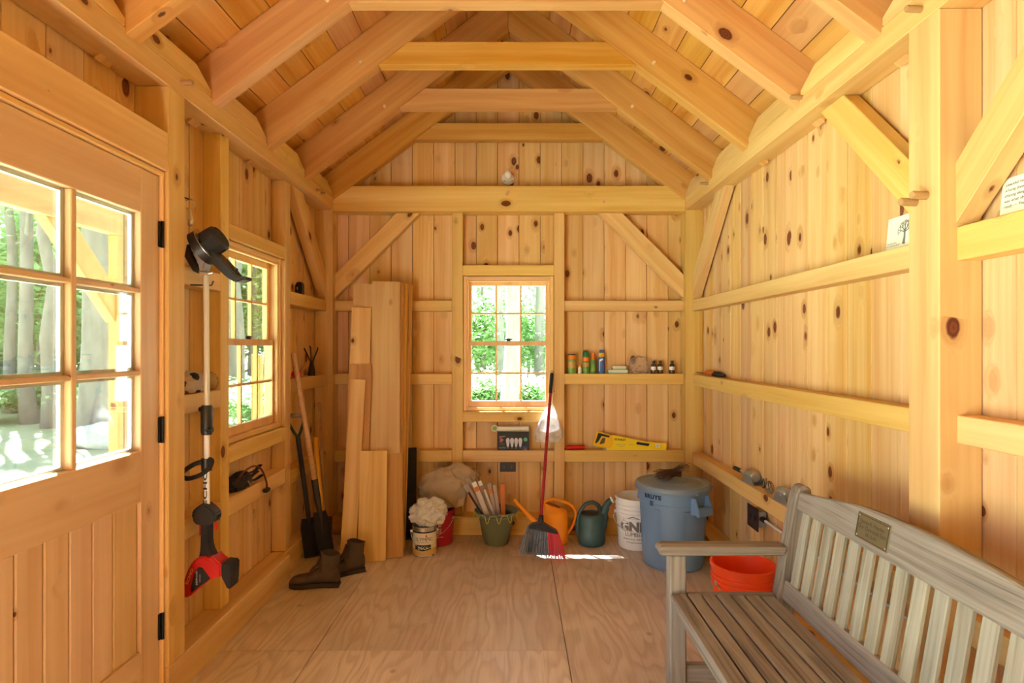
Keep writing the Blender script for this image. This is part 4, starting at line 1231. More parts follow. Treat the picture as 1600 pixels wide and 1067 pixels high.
mb = MB(); mb.box(-.064, .064, .225, .285, .385, .440, .004, mh2); mb.build('handle', M['brute'], t)
text('brand_print', t, 'BRUTE', .036, M['navy_print'], bend=(c, lambda z: .2345, .487, -.86), spacing=1.08, sx=1.15, bold=.05)
mb = MB(); b = bmesh.new()
for k in range(4):
    z0 = .430 + k * .0085; L_ = [[b.verts.new(on_cyl(c, .2355, a, z)) for z in (z0, z0 + .0055)] for a in (-.94, -.90, -.86, -.82)]
    for A, B in zip(L_, L_[1:]): b.faces.new((A[0], B[0], B[1], A[1]))
mb.add(b); mb.build('small_label', M['navy_print'], t)
# twigs
t = thing('twig_whisk', (1.06, 4.0, .570), 'bundle of brown twigs lying on the trash can lid', 'twigs')
rnd = random.Random(3); mb = MB()
for k in range(70):
    s = rnd.uniform(-.022, .022); z0 = .574 + rnd.uniform(0, .034)
    p0 = V((1.150 + s * .5, 4.03 + s, z0)); p1 = V((1.03 + rnd.uniform(-.03, .02), 3.97 + s + rnd.uniform(-.05, .05), .576 + rnd.uniform(0, .06)))
    p2 = p1 + V((rnd.uniform(-.06, -.01), rnd.uniform(-.05, .03), rnd.uniform(-.04, .015))); p2.z = max(p2.z, .5745)
    mb.tube([p0, p0.lerp(p1, .5) + V((0, 0, .012)), p1, p2], [.0028, .0026, .002, .0012], 5)
mb.build('twigs', M['twig'], t)['kind'] = 'stuff'
mb = MB()
for k in range(22):
    p0 = V((1.02, 4.0, .585)); a = rnd.uniform(-.9, .5); L = rnd.uniform(.10, .19)
    mb.tube([p0 + V((.05, rnd.uniform(-.02, .02), .03 + .02 * rnd.random())), p0 + V((L, a * .08, .05 + .05 * rnd.random()))], [.0026, .0012], 5)
mb.build('loose_twigs', M['twig'], t)['kind'] = 'stuff'
# ---------------------------------------------------------------- broom
t = thing('broom', (.17, 4.09, 0), 'angled broom with a red handle and black and red bristles leaning on the window stud', 'broom')
top = V((.299, 4.608, 1.262)); bot = V((.188, 4.115, .225)); d = (top - bot).normalized()
tube_part('pole', t, [bot, top - d * .16], .0115, 'broom_red', 14)
tube_part('grip', t, [top - d * .17, top - d * .01, top], [.0145, .0145, .010], 'black_matte', 14)
tube_part('hook_ring', t, arc(top + d * .008, .011, 0, 2 * PI, 14), .002, 'black', 6)
tube_part('socket', t, [bot - d * .035, bot - d * .01, bot + d * .055, bot + d * .06], [.030, .024, .017, .0155], 'broom_cap', 14)
# head: cap and bristle fan lie in one slanting plane facing the lens
bl, br = P(811, 863, 4.06), P(884, 872, 4.045); bl.z = max(bl.z, .004); br.z = max(br.z, .002)
cl, cr_ = P(825, 824, 4.10), P(872, 834, 4.10)
mid = bot - d * .03
mb = MB(); f = V((0, -.022, -.004))
pts = [cl, cr_, cr_ + V((-.004, 0, .022)), P(860, 823, 4.10), P(851, 817, 4.10), P(842, 816, 4.10), P(830, 818, 4.10)]
mb.prism([p - f for p in pts], f * 2, .006); mb.build('cap', M['broom_cap'], t)
rnd = random.Random(5)
mbk, mrd = MB(), MB()
NB = 46
for r_ in range(3):
    for k in range(NB):
        s = (k + rnd.uniform(-.3, .3)) / (NB - 1); s = min(1, max(0, s))
        off = f * (r_ - 1) * .75
        a = cl.lerp(cr_, s) + off; e = bl.lerp(br, s) + off * 1.5 + V((rnd.uniform(-.004, .004), rnd.uniform(-.006, .006), rnd.uniform(0, .01)))
        e.z = max(e.z, .002)
        mb = mrd if s > .64 else mbk
        mb.tube([a + V((0, 0, .006)), a.lerp(e, .6) + V((0, -.006, 0)), e], [.0032, .0038, .0030], 5)
o = mbk.build('black_bristles', M['bristle_black'], t); o['kind'] = 'stuff'
o = mrd.build('red_bristles', M['bristle_red'], t); o['kind'] = 'stuff'; o['label'] = 'red bristles'

# ---------------------------------------------------------------- boots
def boot(loc, ang, label):
    """Work boot: toe along local +x, built from cross sections with real openings."""
    m = Matrix.Translation(loc) @ Matrix.Rotation(ang, 4, 'Z')
    t = thing('work_boot', loc, label, 'boot', 'worn work boots')
    # sections along the length: x, half width, height of the upper
    b = bmesh.new(); rings = []
    secs = [(-.098, .026, .105), (-.085, .040, .120), (-.05, .044, .13), (-.01, .042, .125), (.03, .043, .112), (.07, .048, .088), (.11, .052, .076), (.15, .050, .070), (.18, .040, .060), (.197, .022, .044)]
    n_ = 16
    for x, hw, h in secs:
        ring = []
        for k in range(n_):
            a = 2 * PI * k / n_; cy_, cz_ = math.cos(a), math.sin(a)
            yv = hw * (abs(cy_) ** .75) * (1 if cy_ >= 0 else -1); zv = .022 + (h - .022) * (.5 + .5 * (abs(cz_) ** .8) * (1 if cz_ >= 0 else -1))
            wr = 1 + .05 * noise.noise(V((x * 30, a * 1.5, ang)))
            ring.append(b.verts.new((x, yv * wr, .022 + (zv - .022) * wr)))
        rings.append(ring)
    for A, B in zip(rings, rings[1:]):
        for k in range(n_): b.faces.new((A[k], A[(k + 1) % n_], B[(k + 1) % n_], B[k]))
    b.faces.new(rings[0]); b.faces.new(rings[-1][::-1])
    bmesh.ops.recalc_face_normals(b, faces=b.faces)
    MB().add(b, m).build('upper', M['leather'], t, angle=60)
    # shaft (hollow, slouching)
    b = bmesh.new(); rings = []
    for x, rx, ry, z in ((-.030, .062, .042, .085), (-.036, .060, .042, .12), (-.042, .056, .043, .155), (-.045, .057, .046, .185), (-.046, .060, .049, .203), (-.046, .056, .045, .204), (-.044, .050, .039, .18), (-.036, .050, .036, .12), (-.03, .048, .034, .09)):
        rings.append([b.verts.new((x + rx * math.cos(2 * PI * k / 20), ry * math.sin(2 * PI * k / 20), z + (.012 * math.cos(2 * PI * k / 20) + .004 * math.sin(6 * PI * k / 20)) * (1 if z > .15 else 0))) for k in range(20)])
    for A, B in zip(rings, rings[1:]):
        for k in range(20): b.faces.new((A[k], A[(k + 1) % 20], B[(k + 1) % 20], B[k]))
    bmesh.ops.recalc_face_normals(b, faces=b.faces)
    MB().add(b, m).build('shaft', M['leather'], t, angle=60)
    # sole outline
    out = [(-.104, 0), (-.100, .030), (-.075, .046), (-.02, .046), (.05, .047), (.11, .057), (.16, .054), (.195, .032), (.204, 0)]
    pts = [(x, y, .002) for x, y in out] + [(x, -y, .002) for x, y in out[-2:0:-1]]
    MB().prism(pts, (0, 0, .026), .004, m).build('sole', M['sole'], t)
    MB().box(-.102, -.035, -.043, .043, 0, .004, 0, m).build('heel', M['sole'], t)
    mb = MB()
    for k in range(4):
        x = .068 - k * .022; z = .098 + k * .018; mb.tube([(x, -.026, z - .006), (x - .004, 0, z + .010), (x, .026, z - .006)], .0026, 6, m=m)
    mb.tube(smooth_path([(0, .0, .165), (.03, .03, .15), (.045, .045, .11), (.03, .05, .08)]), .0022, 6, m=m)
    mb.build('lace', M['lace'], t)
    MB().tube([(.013, 0, .19), (.035, 0, .13), (.075, 0, .095)], [.022, .026, .022], 10, flat=.3, m=m).build('tongue', M['leather'], t)
boot(V((-1.175, 3.60, 0)), PI + .10, 'worn brown work boot in front, its toe towards the sill under the window')
boot(V((-1.07, 3.80, 0)), PI + .62, 'worn brown work boot standing behind the nearer one')

# ---------------------------------------------------------------- shovels and poles in the corner
def long_tool(name, top, bot, label, cat):
    return thing(name, (bot.x, bot.y, 0), label, cat)
top, bot = V((-1.462, 3.880, 1.430)), V((-1.270, 3.990, .012)); d = (bot - top).normalized(); L = (bot - top).length
t = long_tool('long_shovel', top, bot, 'long spade with a pale wooden handle leaning behind the boots', 'shovel')
tube_part('handle', t, [top, top + d * .01, top + d * (L * .62)], [.012, .017, .019], 'handle_wood', 14)
tube_part('socket', t, [top + d * (L * .60), top + d * (L * .70), top + d * (L * .80)], [.022, .021, .014], 'steel_dark', 12)
def blade(t, top, bot, l0, l1, w, mat='steel_dark', pointed=False):
    d = (bot - top).normalized(); m = frame_of(d, (.35, -1, .1)); m.translation = top
    b = bmesh.new(); g = []
    for i in range(9):
        f = i / 8; x = l0 + (l1 - l0) * f; row = []
        hw = w / 2 * (.75 + .25 * min(1, f * 5)) * (1 if not pointed or f < .6 else max(.05, 1 - (f - .6) / .4 * .95))
        for j in range(7):
            s = j / 6 * 2 - 1; row.append(b.verts.new((x, s * hw, -.012 * s * s - .004)))
        g.append(row)
    for A, B in zip(g, g[1:]):
        for j in range(6): b.faces.new((A[j], A[j + 1], B[j + 1], B[j]))
    bmesh.ops.solidify(b, geom=b.faces[:], thickness=.003)
    MB().add(b, m).build('blade', M[mat], t, angle=50)
    MB().tube([(l0 - .02, 0, .002), (l0 + (l1 - l0) * .45, 0, -.001)], [.014, .004], 8, m=m).build('rib', M[mat], t)
blade(t, top, bot, L * .76, L, .105)
top, bot = V((-1.478, 3.950, 1.005)), V((-1.385, 4.055, .012)); d = (bot - top).normalized(); L = (bot - top).length
t = long_tool('short_spade', top, bot, 'short dark spade with a green D-grip behind the long spade', 'shovel')
gx = V((1, .15, 0)).normalized()
tube_part('grip', t, [top - gx * .05, top + gx * .05], .014, 'grey_box', 10)
for s in (-1, 1): tube_part('grip_arm', t, smooth_path([top + gx * s * .048, top + gx * s * .046 + d * .05, top + gx * s * .018 + d * .12, top + d * .15]), .010, 'green_grip', 8)
tube_part('handle', t, [top + d * .14, top + d * (L * .70)], [.016, .016], 'black', 12)
blade(t, top, bot, L * .72, L, .125)
top, bot = V((-1.405, 4.145, .833)), V((-1.335, 4.15, .003))
t = long_tool('yellow_pole', top, bot, 'yellow fibreglass tool handle standing between the spades and the lumber', 'tool handle')
tube_part('shaft', t, [bot, top - V((0, 0, .03))], .0155, 'fibre_yellow', 12)
tube_part('end_grip', t, [top - V((0, 0, .035)), top - V((0, 0, .008)), top], [.0165, .0205, .018], 'fibre_yellow', 12)
top, bot = V((-1.452, 4.36, 1.06)), V((-1.40, 4.36, .002))
o = MB().tube([bot, top], .011, 10).build('wooden_dowel', M['handle_wood'], None); tag(o, 'thin bare wooden dowel standing behind the yellow handle', 'dowel')

# ---------------------------------------------------------------- lumber leaning on the back wall
LU = M['lumber']
def plank(name, bl, br, tl, th, w, label, group='loose boards leaning on the back wall', mat=None):
    """bl, br bottom corners, tl top left corner."""
    bl, br, tl = V(bl), V(br), V(tl)
    u = (br - bl).normalized(); L = (tl - bl).length
    x = (tl - bl).normalized(); y = (u - x * u.dot(x)).normalized(); z = x.cross(y)
    if z.y > 0: z = -z
    m = Matrix.Identity(4)
    yy_ = z.cross(x)
    for i in range(3): m[i][0], m[i][1], m[i][2] = x[i], yy_[i], z[i]
    c = bl + x * (L / 2) + y * (w / 2) - z * (th / 2)
    m.translation = c
    s = MB(); s.box(-L / 2, L / 2, -w / 2, w / 2, -th / 2, th / 2, .0028)
    zmin = min((m @ v.co).z for v in s.bm.verts)
    m.translation = c - V((0, 0, zmin - .001))
    o = s.build(name, mat or LU, None, m, local=True)
    return tag(o, label, 'board', group)
uf = V((.98, .20, 0)).normalized()
def foot(x, d): return V((x, 4.05 + .204 * (x + 1.0) + d, 0))      # d = layer depth behind the widest board
def head(px, py, x, d):
    """Top left corner on the photo's line of sight, with every board leaning at the same angle."""
    Y = 4.4
    for _ in range(12):
        z = 1.474 + (541 - py) * Y / 914; X = (px - 803) * Y / 914
        Y = 4.05 + .204 * (X + 1.0) + d + .178 * z
    return P(px, py, Y)
def lean(x, d, px, py, w, label, group='loose boards leaning on the back wall', mat=None):
    f = foot(x, d); plank('pine_plank', f, f + uf, head(px, py, x, d), .0195, w, label, group, mat)
lean(-1.005, 0, 581.5, 440, .208, 'tall wide pine board at the front of the stack, no other board before its top')
names = ['second', 'third', 'fourth', 'fifth', 'sixth', 'hindmost']
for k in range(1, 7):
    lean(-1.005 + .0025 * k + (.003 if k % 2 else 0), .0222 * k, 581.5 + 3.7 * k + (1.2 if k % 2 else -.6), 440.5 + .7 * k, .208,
         'tall pine board, %s behind the widest board of the stack, edge showing' % names[k - 1], 'tall boards stacked against the back wall', M['lumber_red_shade'] if k % 2 else LU)  # alternate darker boards put edge shade into the colour
lean(-1.166, .026, 552.5, 444, .150, 'tall pine board behind the one ending at the line on the stack', mat=LU)
lean(-1.172, .0015, 549.5, 481, .142, 'pine board ending a little lower than the tall ones, beside the widest board', mat=LU)
lean(-1.178, -.0222, 545.5, 571, .160, 'shoulder-high pine board behind the narrow board with the ringed knot', mat=M['lumber_red_shade'])
lean(-1.183, -.0444, 548, 594, .104, 'narrow pine board standing before the shoulder-high board of the stack', mat=LU)
lean(-.975, -.0232, 581, 711, .212, 'short pine board half covered by the shortest board of the stack', mat=M['lumber_red_shade'])
lean(-1.062, -.0670, 562.5, 706, .187, 'shortest pine board standing at the very front of the stack')
m = Matrix.Identity(4)
s = MB(); s.prism([(-.99, 4.40, .002), (-.745, 4.46, .002), (-.752, 4.525, .690), (-1.00, 4.475, .690)], (-.003, .014, 0), .002); tag(s.build('black_sheet', M['black_matte'], None), 'black flat panel standing behind the pine boards', 'panel')

# ---------------------------------------------------------------- string trimmer on the left wall
TY = 2.655
def T2(px, py, dy=0): 
    q = P(px, py, TY); q.y += dy; return q
t = thing('string_trimmer', T2(322, 920), 'red and black string trimmer hanging head-up beside the door post', 'trimmer')
tube_part('upper_shaft', t, [T2(322, 430), T2(323, 640)], .0125, 'shaft', 14)
sh = tube_part('lower_shaft', t, [T2(323, 672), T2(323.5, 800)], .0125, 'white', 14)
q = T2(323, 762); mt = facing(q + V((0, -.0128, 0)), (0, 0, 1), (-1, 0, 0)); text('print', sh, 'ECHO', .024, M['print_black'], mt, sx=2.3, spacing=1.1, bold=.03)
cp = tube_part('coupler', t, [T2(323, 633), T2(323, 636), T2(323, 674), T2(323, 679)], [.021, .025, .025, .021], 'black', 12)
MB().tube([T2(314, 639, -.01), T2(322, 639, -.012)], .011, 10).build('knob', M['black'], cp)
MB().tube([T2(322, 671, -.012), T2(334, 671, -.012)], .013, 10).build('knob', M['black'], cp)
lp = [T2(323, 722), T2(312, 722, -.02), T2(297, 731, -.035), T2(291, 740, -.035), T2(300, 745, -.035), T2(318, 740, -.03), T2(330, 730, -.02), T2(331, 720, 0), T2(323, 716)]
tube_part('loop_handle', t, smooth_path(lp, 6), .0105, 'black_matte', 10)
MB().tube([T2(323, 716), T2(323, 735)], [.024, .022], 12).build('handle_clamp', M['black'], t)
def extr(name, pts, th, mat, parent=t, dy=0, bev=.006):
    a = [T2(x, y, dy - th / 2) for x, y in pts]
    return MB().prism(a, (0, th, 0), bev).build(name, M[mat], parent)
hs = extr('trigger_housing', [(319, 785), (323, 784), (336, 793), (342, 801), (341, 812), (335, 816), (331, 818), (316, 818), (308, 815), (304, 800), (309, 792)], .062, 'black', bev=.010)
extr('grip', [(316, 815), (331, 815), (331, 845), (335, 860), (341, 868), (312, 874), (315, 862), (316, 845)], .042, 'black_matte', bev=.008)
extr('trigger', [(336, 816), (339, 815), (340, 824), (338, 829), (336, 824)], .014, 'red', hs, bev=.002)
extr('trigger_lock', [(312, 818), (315, 818), (315, 835), (312, 837)], .012, 'red_dark', hs, bev=.002)
bd = extr('motor_body', [(307, 874), (316, 866), (327, 864), (333, 869), (338, 863), (348, 874), (352, 875), (352, 896), (345, 897), (336, 900), (318, 914), (303, 927), (292, 928), (294, 905), (300, 887)], .085, 'red', bev=.010)
extr('battery_pack', [(352, 874), (369, 876), (368, 906), (366, 916), (361, 915), (354, 900), (351, 896)], .078, 'black_matte', bev=.006)
extr('battery_latch', [(350, 897), (354, 895), (364, 914), (360, 917)], .060, 'red_dark', bev=.004)
extr('side_panel', [(318, 880), (324, 881), (336, 897), (333, 901), (307, 920), (306, 912), (311, 892)], .004, 'black', bd, dy=-.043, bev=.001)
mt = facing(T2(304.5, 895, -.0435), (.36, 0, .93), (-.93, 0, .36)); text('print', bd, 'ECHO', .016, M['label_gold'], mt, sx=1.7, bold=.03)
mt = facing(T2(316, 897, -.0462), (0, 0, 1), (-1, 0, 0)); text('print', bd, 'DSRM-2100', .0105, M['print_white'], mt, sx=1.2)
mt = facing(T2(321, 897, -.0462), (0, 0, 1), (-1, 0, 0)); text('print', bd, 'BRUSHLESS', .006, M['print_white'], mt, sx=1.2)
# head: gear case, guard ring, spool, long deflector
ax = (T2(340, 372) - T2(300, 396)).normalized()        # spool axis in the picture plane
gc = extr('gear_case', [(316, 428), (312, 410), (303, 396), (300, 380), (306, 374), (318, 382), (328, 398), (330, 408), (325, 418), (324, 428)], .055, 'grey_box', bev=.012)
MB().tube([T2(298, 383), T2(296, 400), T2(307, 420), T2(312, 424)], [.016, .020, .018, .012], 10).build('skirt', M['black'], t)
cc = T2(319, 386); 
MB().tube([cc - ax * .022, cc - ax * .020, cc + ax * .012, cc + ax * .016], [.076, .082, .080, .072], 28).build('guard_ring', M['black'], t)
MB().tube([cc + ax * .017, cc + ax * .019], [.084, .084], 28).build('ring_edge', M['steel'], t)
c2 = cc + ax * .05
sp = MB().tube([c2 - ax * .03, c2 - ax * .026, c2 + ax * .030, c2 + ax * .042, c2 + ax * .044], [.056, .062, .060, .050, .02], 24).build('spool', M['black_matte'], t)
for k in range(8):
    a = 2 * PI * k / 8; n1 = V((0, 1, 0)); n2 = ax.cross(n1); q = c2 + (n1 * math.cos(a) + n2 * math.sin(a)) * .060
    MB().tube([q - ax * .02, q + ax * .028], .006, 6).build('rib', M['black'], sp)
df = extr('deflector', [(326, 398), (338, 392), (352, 405), (364, 418), (376, 433), (383, 434), (389, 432), (390, 437), (380, 441), (372, 442), (360, 435), (345, 421), (330, 408)], .075, 'black', bev=.006)
extr('cutter_blade', [(365, 422), (370, 419), (371, 421), (367, 425)], .02, 'steel_dark', df, bev=0)
MB().tube([T2(316, 425, -.02), T2(330, 428, -.02), T2(336, 427, -.02)], [.006, .008, .005], 8).build('clamp_lever', M['steel'], t)
mb = MB(); q = T2(323, 445); mb.tube([(-1.468, TY + .0, q.z), (q.x - .010, TY + .018, q.z), (q.x + .012, TY + .020, q.z), (q.x + .02, TY + .02, q.z + .02)], .004, 8); mb.build('hook', M['steel_dark'], wall_left, Matrix.Translation(q))
# clip hanging on the post
t = thing('metal_clip', (-1.44, 2.60, 1.97), 'small metal snap hook hanging beside the door post', 'hook')
q = P(297, 335, 2.60)
tube_part('ring', t, arc(q + V((0, 0, .045)), .022, -2.4, 2.4, 16, (1, 0, 0), (0, 0, 1)), .0025, 'steel', 6)
tube_part('clip', t, [q + V((0, 0, .022)), q + V((.002, 0, .0)), q + V((.005, 0, -.022)), q + V((.002, 0, -.042)), q + V((-.006, 0, -.05))], [.005, .006, .012, .011, .005], 'steel', 10)
mb = MB(); mb.tube([(XL - .03, 2.524, q.z + .066), (XL - .025, 2.60, q.z + .068), (q.x, 2.604, q.z + .066)], .003, 6); mb.build('nail', M['steel_dark'], wall_left, Matrix.Translation(q))
# spotted bundle on the girt
mb = MB(); mb.add(lumpy((-1.508, 2.725, 1.303), (.045, .100, .052), 7, .18, 2.0, -.045, .04, 4)); o = mb.build('spotted_bundle', M['spotted'], None, None, angle=80)
tag(o, 'crumpled white cloth with black spots on the shelf behind the trimmer', 'cloth')
mb = MB(); mb.add(lumpy((-1.500, 2.886, 1.298), (.034, .026, .042), 3, .25, 2.2, -.04, .1, 4)); tag(mb.build('clear_pouch', M['film'], None, None, angle=80), 'small crumpled clear plastic pouch beside the spotted cloth', 'plastic')

# cable lock bundle on the girt under the left window
gz_ = .688
t = thing('strap_bundle', (-1.50, 3.28, gz_), 'dark navy strap bundle with a dark red cable on the shelf by the trimmer', 'strap')
mb = MB(); mb.add(lumpy((-1.512, 3.21, gz_ + .040), (.040, .10, .050), 6, .30, 2.0, -.034, .12, 4)); mb.build('pouch', M['black_matte'], t, angle=70)
for k, (a, b_, c_) in enumerate((((-1.50, 3.26, gz_ + .075), (-1.49, 3.36, gz_ + .070), (-1.50, 3.46, gz_ + .085)), ((-1.49, 3.24, gz_ + .045), (-1.48, 3.33, gz_ + .025), (-1.48, 3.44, gz_ + .030)), ((-1.49, 3.22, gz_ + .02), (-1.485, 3.30, gz_ + .05), (-1.49, 3.40, gz_ + .06)))):
    tube_part('webbing', t, smooth_path([a, b_, c_], 5), .013, 'navy', 8, flat=.3)
tube_part('cable', t, smooth_path([(-1.49, 3.13, gz_ + .03), (-1.48, 3.17, gz_ + .088), (-1.46, 3.27, gz_ + .115), (-1.452, 3.36, gz_ + .08), (-1.446, 3.415, gz_ + .0), (-1.446, 3.425, gz_ - .045)], 6), .0055, 'cable_red', 8)
MB().box(-1.462, -1.436, 3.405, 3.455, gz_ - .068, gz_ - .045, .004).build('cable_end', M['steel_dark'], t)
tube_part('short_lead', t, smooth_path([(-1.475, 3.19, gz_ + .06), (-1.464, 3.22, gz_ + .045), (-1.462, 3.25, gz_ + .012)], 5), .004, 'handle_wood', 7)

# black tape on the top girt, left of the corner
t = thing('tape_measure', (-1.512, 4.13, 1.836), 'black arch-shaped tape measure standing alone on the top shelf', 'tape measure')
u = V((.9, -.43, 0)).normalized(); n1 = V((.43, .9, 0)).normalized(); c = V((-1.512, 4.13, 1.836))
pts = [c + u * x + V((0, 0, z)) for x, z in [(-.031, 0), (.031, 0), (.031, .055)] + [(.031 * math.cos(a), .060 + .034 * math.sin(a)) for a in (.3, .7, 1.1, 1.57, 2.0, 2.4, 2.85)] + [(-.031, .055)]]
MB().prism([p - n1 * .019 for p in pts], n1 * .038, .006).build('case', M['black'], t)
pts2 = [c + u * x * .72 + V((0, 0, .006 + z * .85)) - n1 * .0215 for x, z in [(-.031, 0), (.031, 0), (.031, .055), (.02, .085), (0, .094), (-.02, .085), (-.031, .055)]]
MB().prism(pts2, n1 * .003, .001).build('face_plate', M['black_matte'], t)
MB().box(-.004, .004, -.003, .003, 0, .02, 0, Matrix.Translation(c - n1 * .022 + V((0, 0, .035)))).build('belt_clip', M['steel'], t)

# hand cultivator and spool in the corner
z0 = 1.256
t = thing('hand_cultivator', (-1.50, 4.34, z0), 'dark three-pronged hand cultivator standing on the shelf above the yellow handle', 'cultivator')
b0 = V((-1.503, 4.345, z0))
lathe_part('head', t, [(0, 0), (.026, 0), (.027, .01), (.022, .05), (.016, .085), (.011, .11), (0, .115)], b0, 'steel_dark', 16)
for dx, dz in ((-.048, .190), (-.008, .205), (.045, .195)):
    tube_part('prong', t, smooth_path([b0 + V((dx * .15, 0, .10)), b0 + V((dx * .55, 0, .145)), b0 + V((dx, 0, dz)), b0 + V((dx * 1.05, -.012, dz + .012))], 4), .0052, 'steel_dark', 7)
tube_part('handle', t, [b0 + V((-.012, -.03, .105)), b0 + V((-.005, -.15, .06)), b0 + V((.0, -.245, .018))], [.010, .014, .013], 'handle_wood', 10)
c = V((-1.500, 4.035, z0)); t = thing('red_spool', c, 'small bright red spool on the shelf beside the spade handle', 'spool')
ms = Matrix.Translation(c + V((0, 0, .026))) @ Matrix.Rotation(PI / 2, 4, 'X')
MB().lathe([(0, -.026), (.026, -.026), (.026, -.021), (.020, -.019), (.020, .019), (.026, .021), (.026, .026), (0, .026)], (0, 0, 0), 20, ms).build('reel', M['hot_red'], t)
MB().lathe([(0, -.0275), (.010, -.0275), (.010, -.026)], (0, 0, 0), 14, ms).build('hub', M['white'], t)

# ---------------------------------------------------------------- shelf right of the back window
SY = 4.668
z1 = 1.2565
def at_x(px, Y=SY): return (px - 803) * Y / 914
sc = SY / 914
def can(name, px, prof, parts, label, cat, group=None, z=z1, Y=SY):
    c = V((at_x(px, Y), Y, z)); t = thing(name, c, label, cat, group)
    for nm, pr, mt_ in parts: lathe_part(nm, t, pr, c, mt_, 24)
    return t, c
can('insect_powder_can', 893.5, None, [('body', [(0, 0), (.032, 0), (.033, .003), (.033, .118), (.0, .118)], 'green_light'), ('label_band', [(.0335, .118), (.0335, .148), (.0, .148)], 'orange_cap'),
    ('label', [(.0335, .045), (.0335, .095)], 'tan_label'), ('lid', [(.034, .147), (.034, .154), (.0, .156)], 'black')], 'light green canister with an orange band and flat dark lid on the middle shelf', 'canister')
can('small_white_bottle', 906, None, [('body', [(0, 0), (.0145, 0), (.0155, .003), (.0155, .046), (.010, .052), (0, .052)], 'white'), ('label', [(.0158, .012), (.0158, .036)], 'label_cream'), ('cap', [(.0095, .050), (.0095, .066), (0, .067)], 'yellow')], 'tiny white bottle with a yellow cap beside the light green canister', 'bottle')
can('green_spray_can', 915.5, None, [('body', [(0, 0), (.026, 0), (.0275, .004), (.0275, .128), (.022, .142), (0, .142)], 'green_spray'), ('label', [(.0279, .100), (.0279, .128)], 'orange_cap'), ('lower_label', [(.0279, .055), (.0279, .088)], 'tan_label'),
    ('cap', [(.0265, .138), (.0270, .160), (.022, .178), (.012, .185), (0, .186)], 'green_cap')], 'tall green spray can with a dark green domed cap on the middle shelf', 'spray can')
can('green_pump_bottle', 926.5, None, [('body', [(0, 0), (.022, 0), (.024, .004), (.024, .085), (.018, .105), (.011, .115), (0, .115)], 'green_spray'), ('label', [(.0244, .018), (.0244, .05)], 'green_light'), ('cap', [(.0125, .112), (.0125, .158), (.010, .164), (0, .165)], 'orange_cap')], 'green bottle with a tall orange cap on the middle shelf', 'bottle')
t, c = can('blue_spray_can', 940, None, [('body', [(0, 0), (.024, 0), (.0265, .004), (.0265, .135), (0, .135)], 'blue_can'), ('shoulder', [(.0265, .135), (.020, .158), (.017, .166), (0, .166)], 'yellow'), ('cap', [(.0175, .164), (.0175, .185), (.015, .189), (0, .190)], 'blue_print')], 'blue spray can with a yellow shoulder and white swoosh on the middle shelf', 'spray can')
mb = MB(); b = bmesh.new(); L_ = [[b.verts.new(on_cyl(c, .0269, a, z)) for z in (.125 + .015 * a - .02, .140 + .01 * a - .02)] for a in [-.9 + .15 * k for k in range(9)]]
for A, B in zip(L_, L_[1:]): b.faces.new((A[0], B[0], B[1], A[1]))
L_ = [[b.verts.new(on_cyl(c, .0269, a, z)) for z in (.02, .105)] for a in (-.95, -.8, -.65)]
for A, B in zip(L_, L_[1:]): b.faces.new((A[0], B[0], B[1], A[1]))
mb.add(b); mb.build('white_swoosh', M['print_white'], t)
mb = MB(); b = bmesh.new(); L_ = [[b.verts.new(on_cyl(c, .0270, a, z)) for z in (.055, .075)] for a in (.25, .4, .55, .7)]
for A, B in zip(L_, L_[1:]): b.faces.new((A[0], B[0], B[1], A[1]))
mb.add(b); mb.build('red_patch', M['magenta'], t)
# sponges: a stack of two with green scourers
for k, (px0, px1, zz0, lab) in enumerate(((950, 980, 0, 'lower white sponge with a green side in the stack on the middle shelf'), (956, 978, .031, 'upper white sponge lying on the other one on the middle shelf'))):
    t = thing('sponge', (at_x((px0 + px1) / 2), SY - .005, z1 + zz0), lab, 'sponge', 'sponges on the middle shelf')
    MB().box(at_x(px0), at_x(px1), SY - .033, SY + .030, z1 + zz0 + .009, z1 + zz0 + .030, .004).build('foam', M['sponge'], t)
    MB().box(at_x(px0) + .001, at_x(px1) - .001, SY - .0325, SY + .0295, z1 + zz0, z1 + zz0 + .0095, .002).build('scourer', M['sponge_green'], t)
t = thing('parts_bag', (at_x(1002), SY, z1), 'crumpled clear plastic bag of small parts on the middle shelf', 'bag')
mb = MB(); mb.add(lumpy((at_x(999), SY - .005, z1 + .050), (.074, .034, .075), 13, .28, 2.0, -.048, .1, 4)); mb.build('film', M['film'], t, angle=80)
rnd = random.Random(9); mb = MB()
for k in range(22):
    q = V((at_x(998) + rnd.uniform(-.06, .04), SY + rnd.uniform(-.02, .015), z1 + .006 + abs(rnd.gauss(0, .022))))
    mb.tube([q, q + V((rnd.uniform(-.015, .015), rnd.uniform(-.01, .01), rnd.uniform(0, .012)))], rnd.uniform(.003, .006), 6)
o = mb.build('small_parts', M['handle_wood'], t); o['kind'] = 'stuff'
for px, lab in ((1021, 'small dark bottle touching the bag of small parts on the middle shelf'), (1031.5, 'middle one of the three small dark bottles on the middle shelf'), (1050, 'small dark bottle standing alone at the corner-post end of the middle shelf')):
    t, c = can('small_glass_bottle', px, None, [('glass', [(0, 0), (.020, 0), (.0215, .003), (.0215, .062), (.017, .074), (.0095, .080), (.0095, .088), (0, .088)], 'tea_glass'), ('label', [(.0219, .030), (.0219, .056)], 'white'), ('cap', [(.0125, .084), (.0125, .103), (0, .104)], 'black')], lab, 'bottle', 'small dark bottles with white labels')
    text('print', t, 'TONIC', .0085, M['print_grey'], bend=(c, lambda z: .0222, .043, 0))

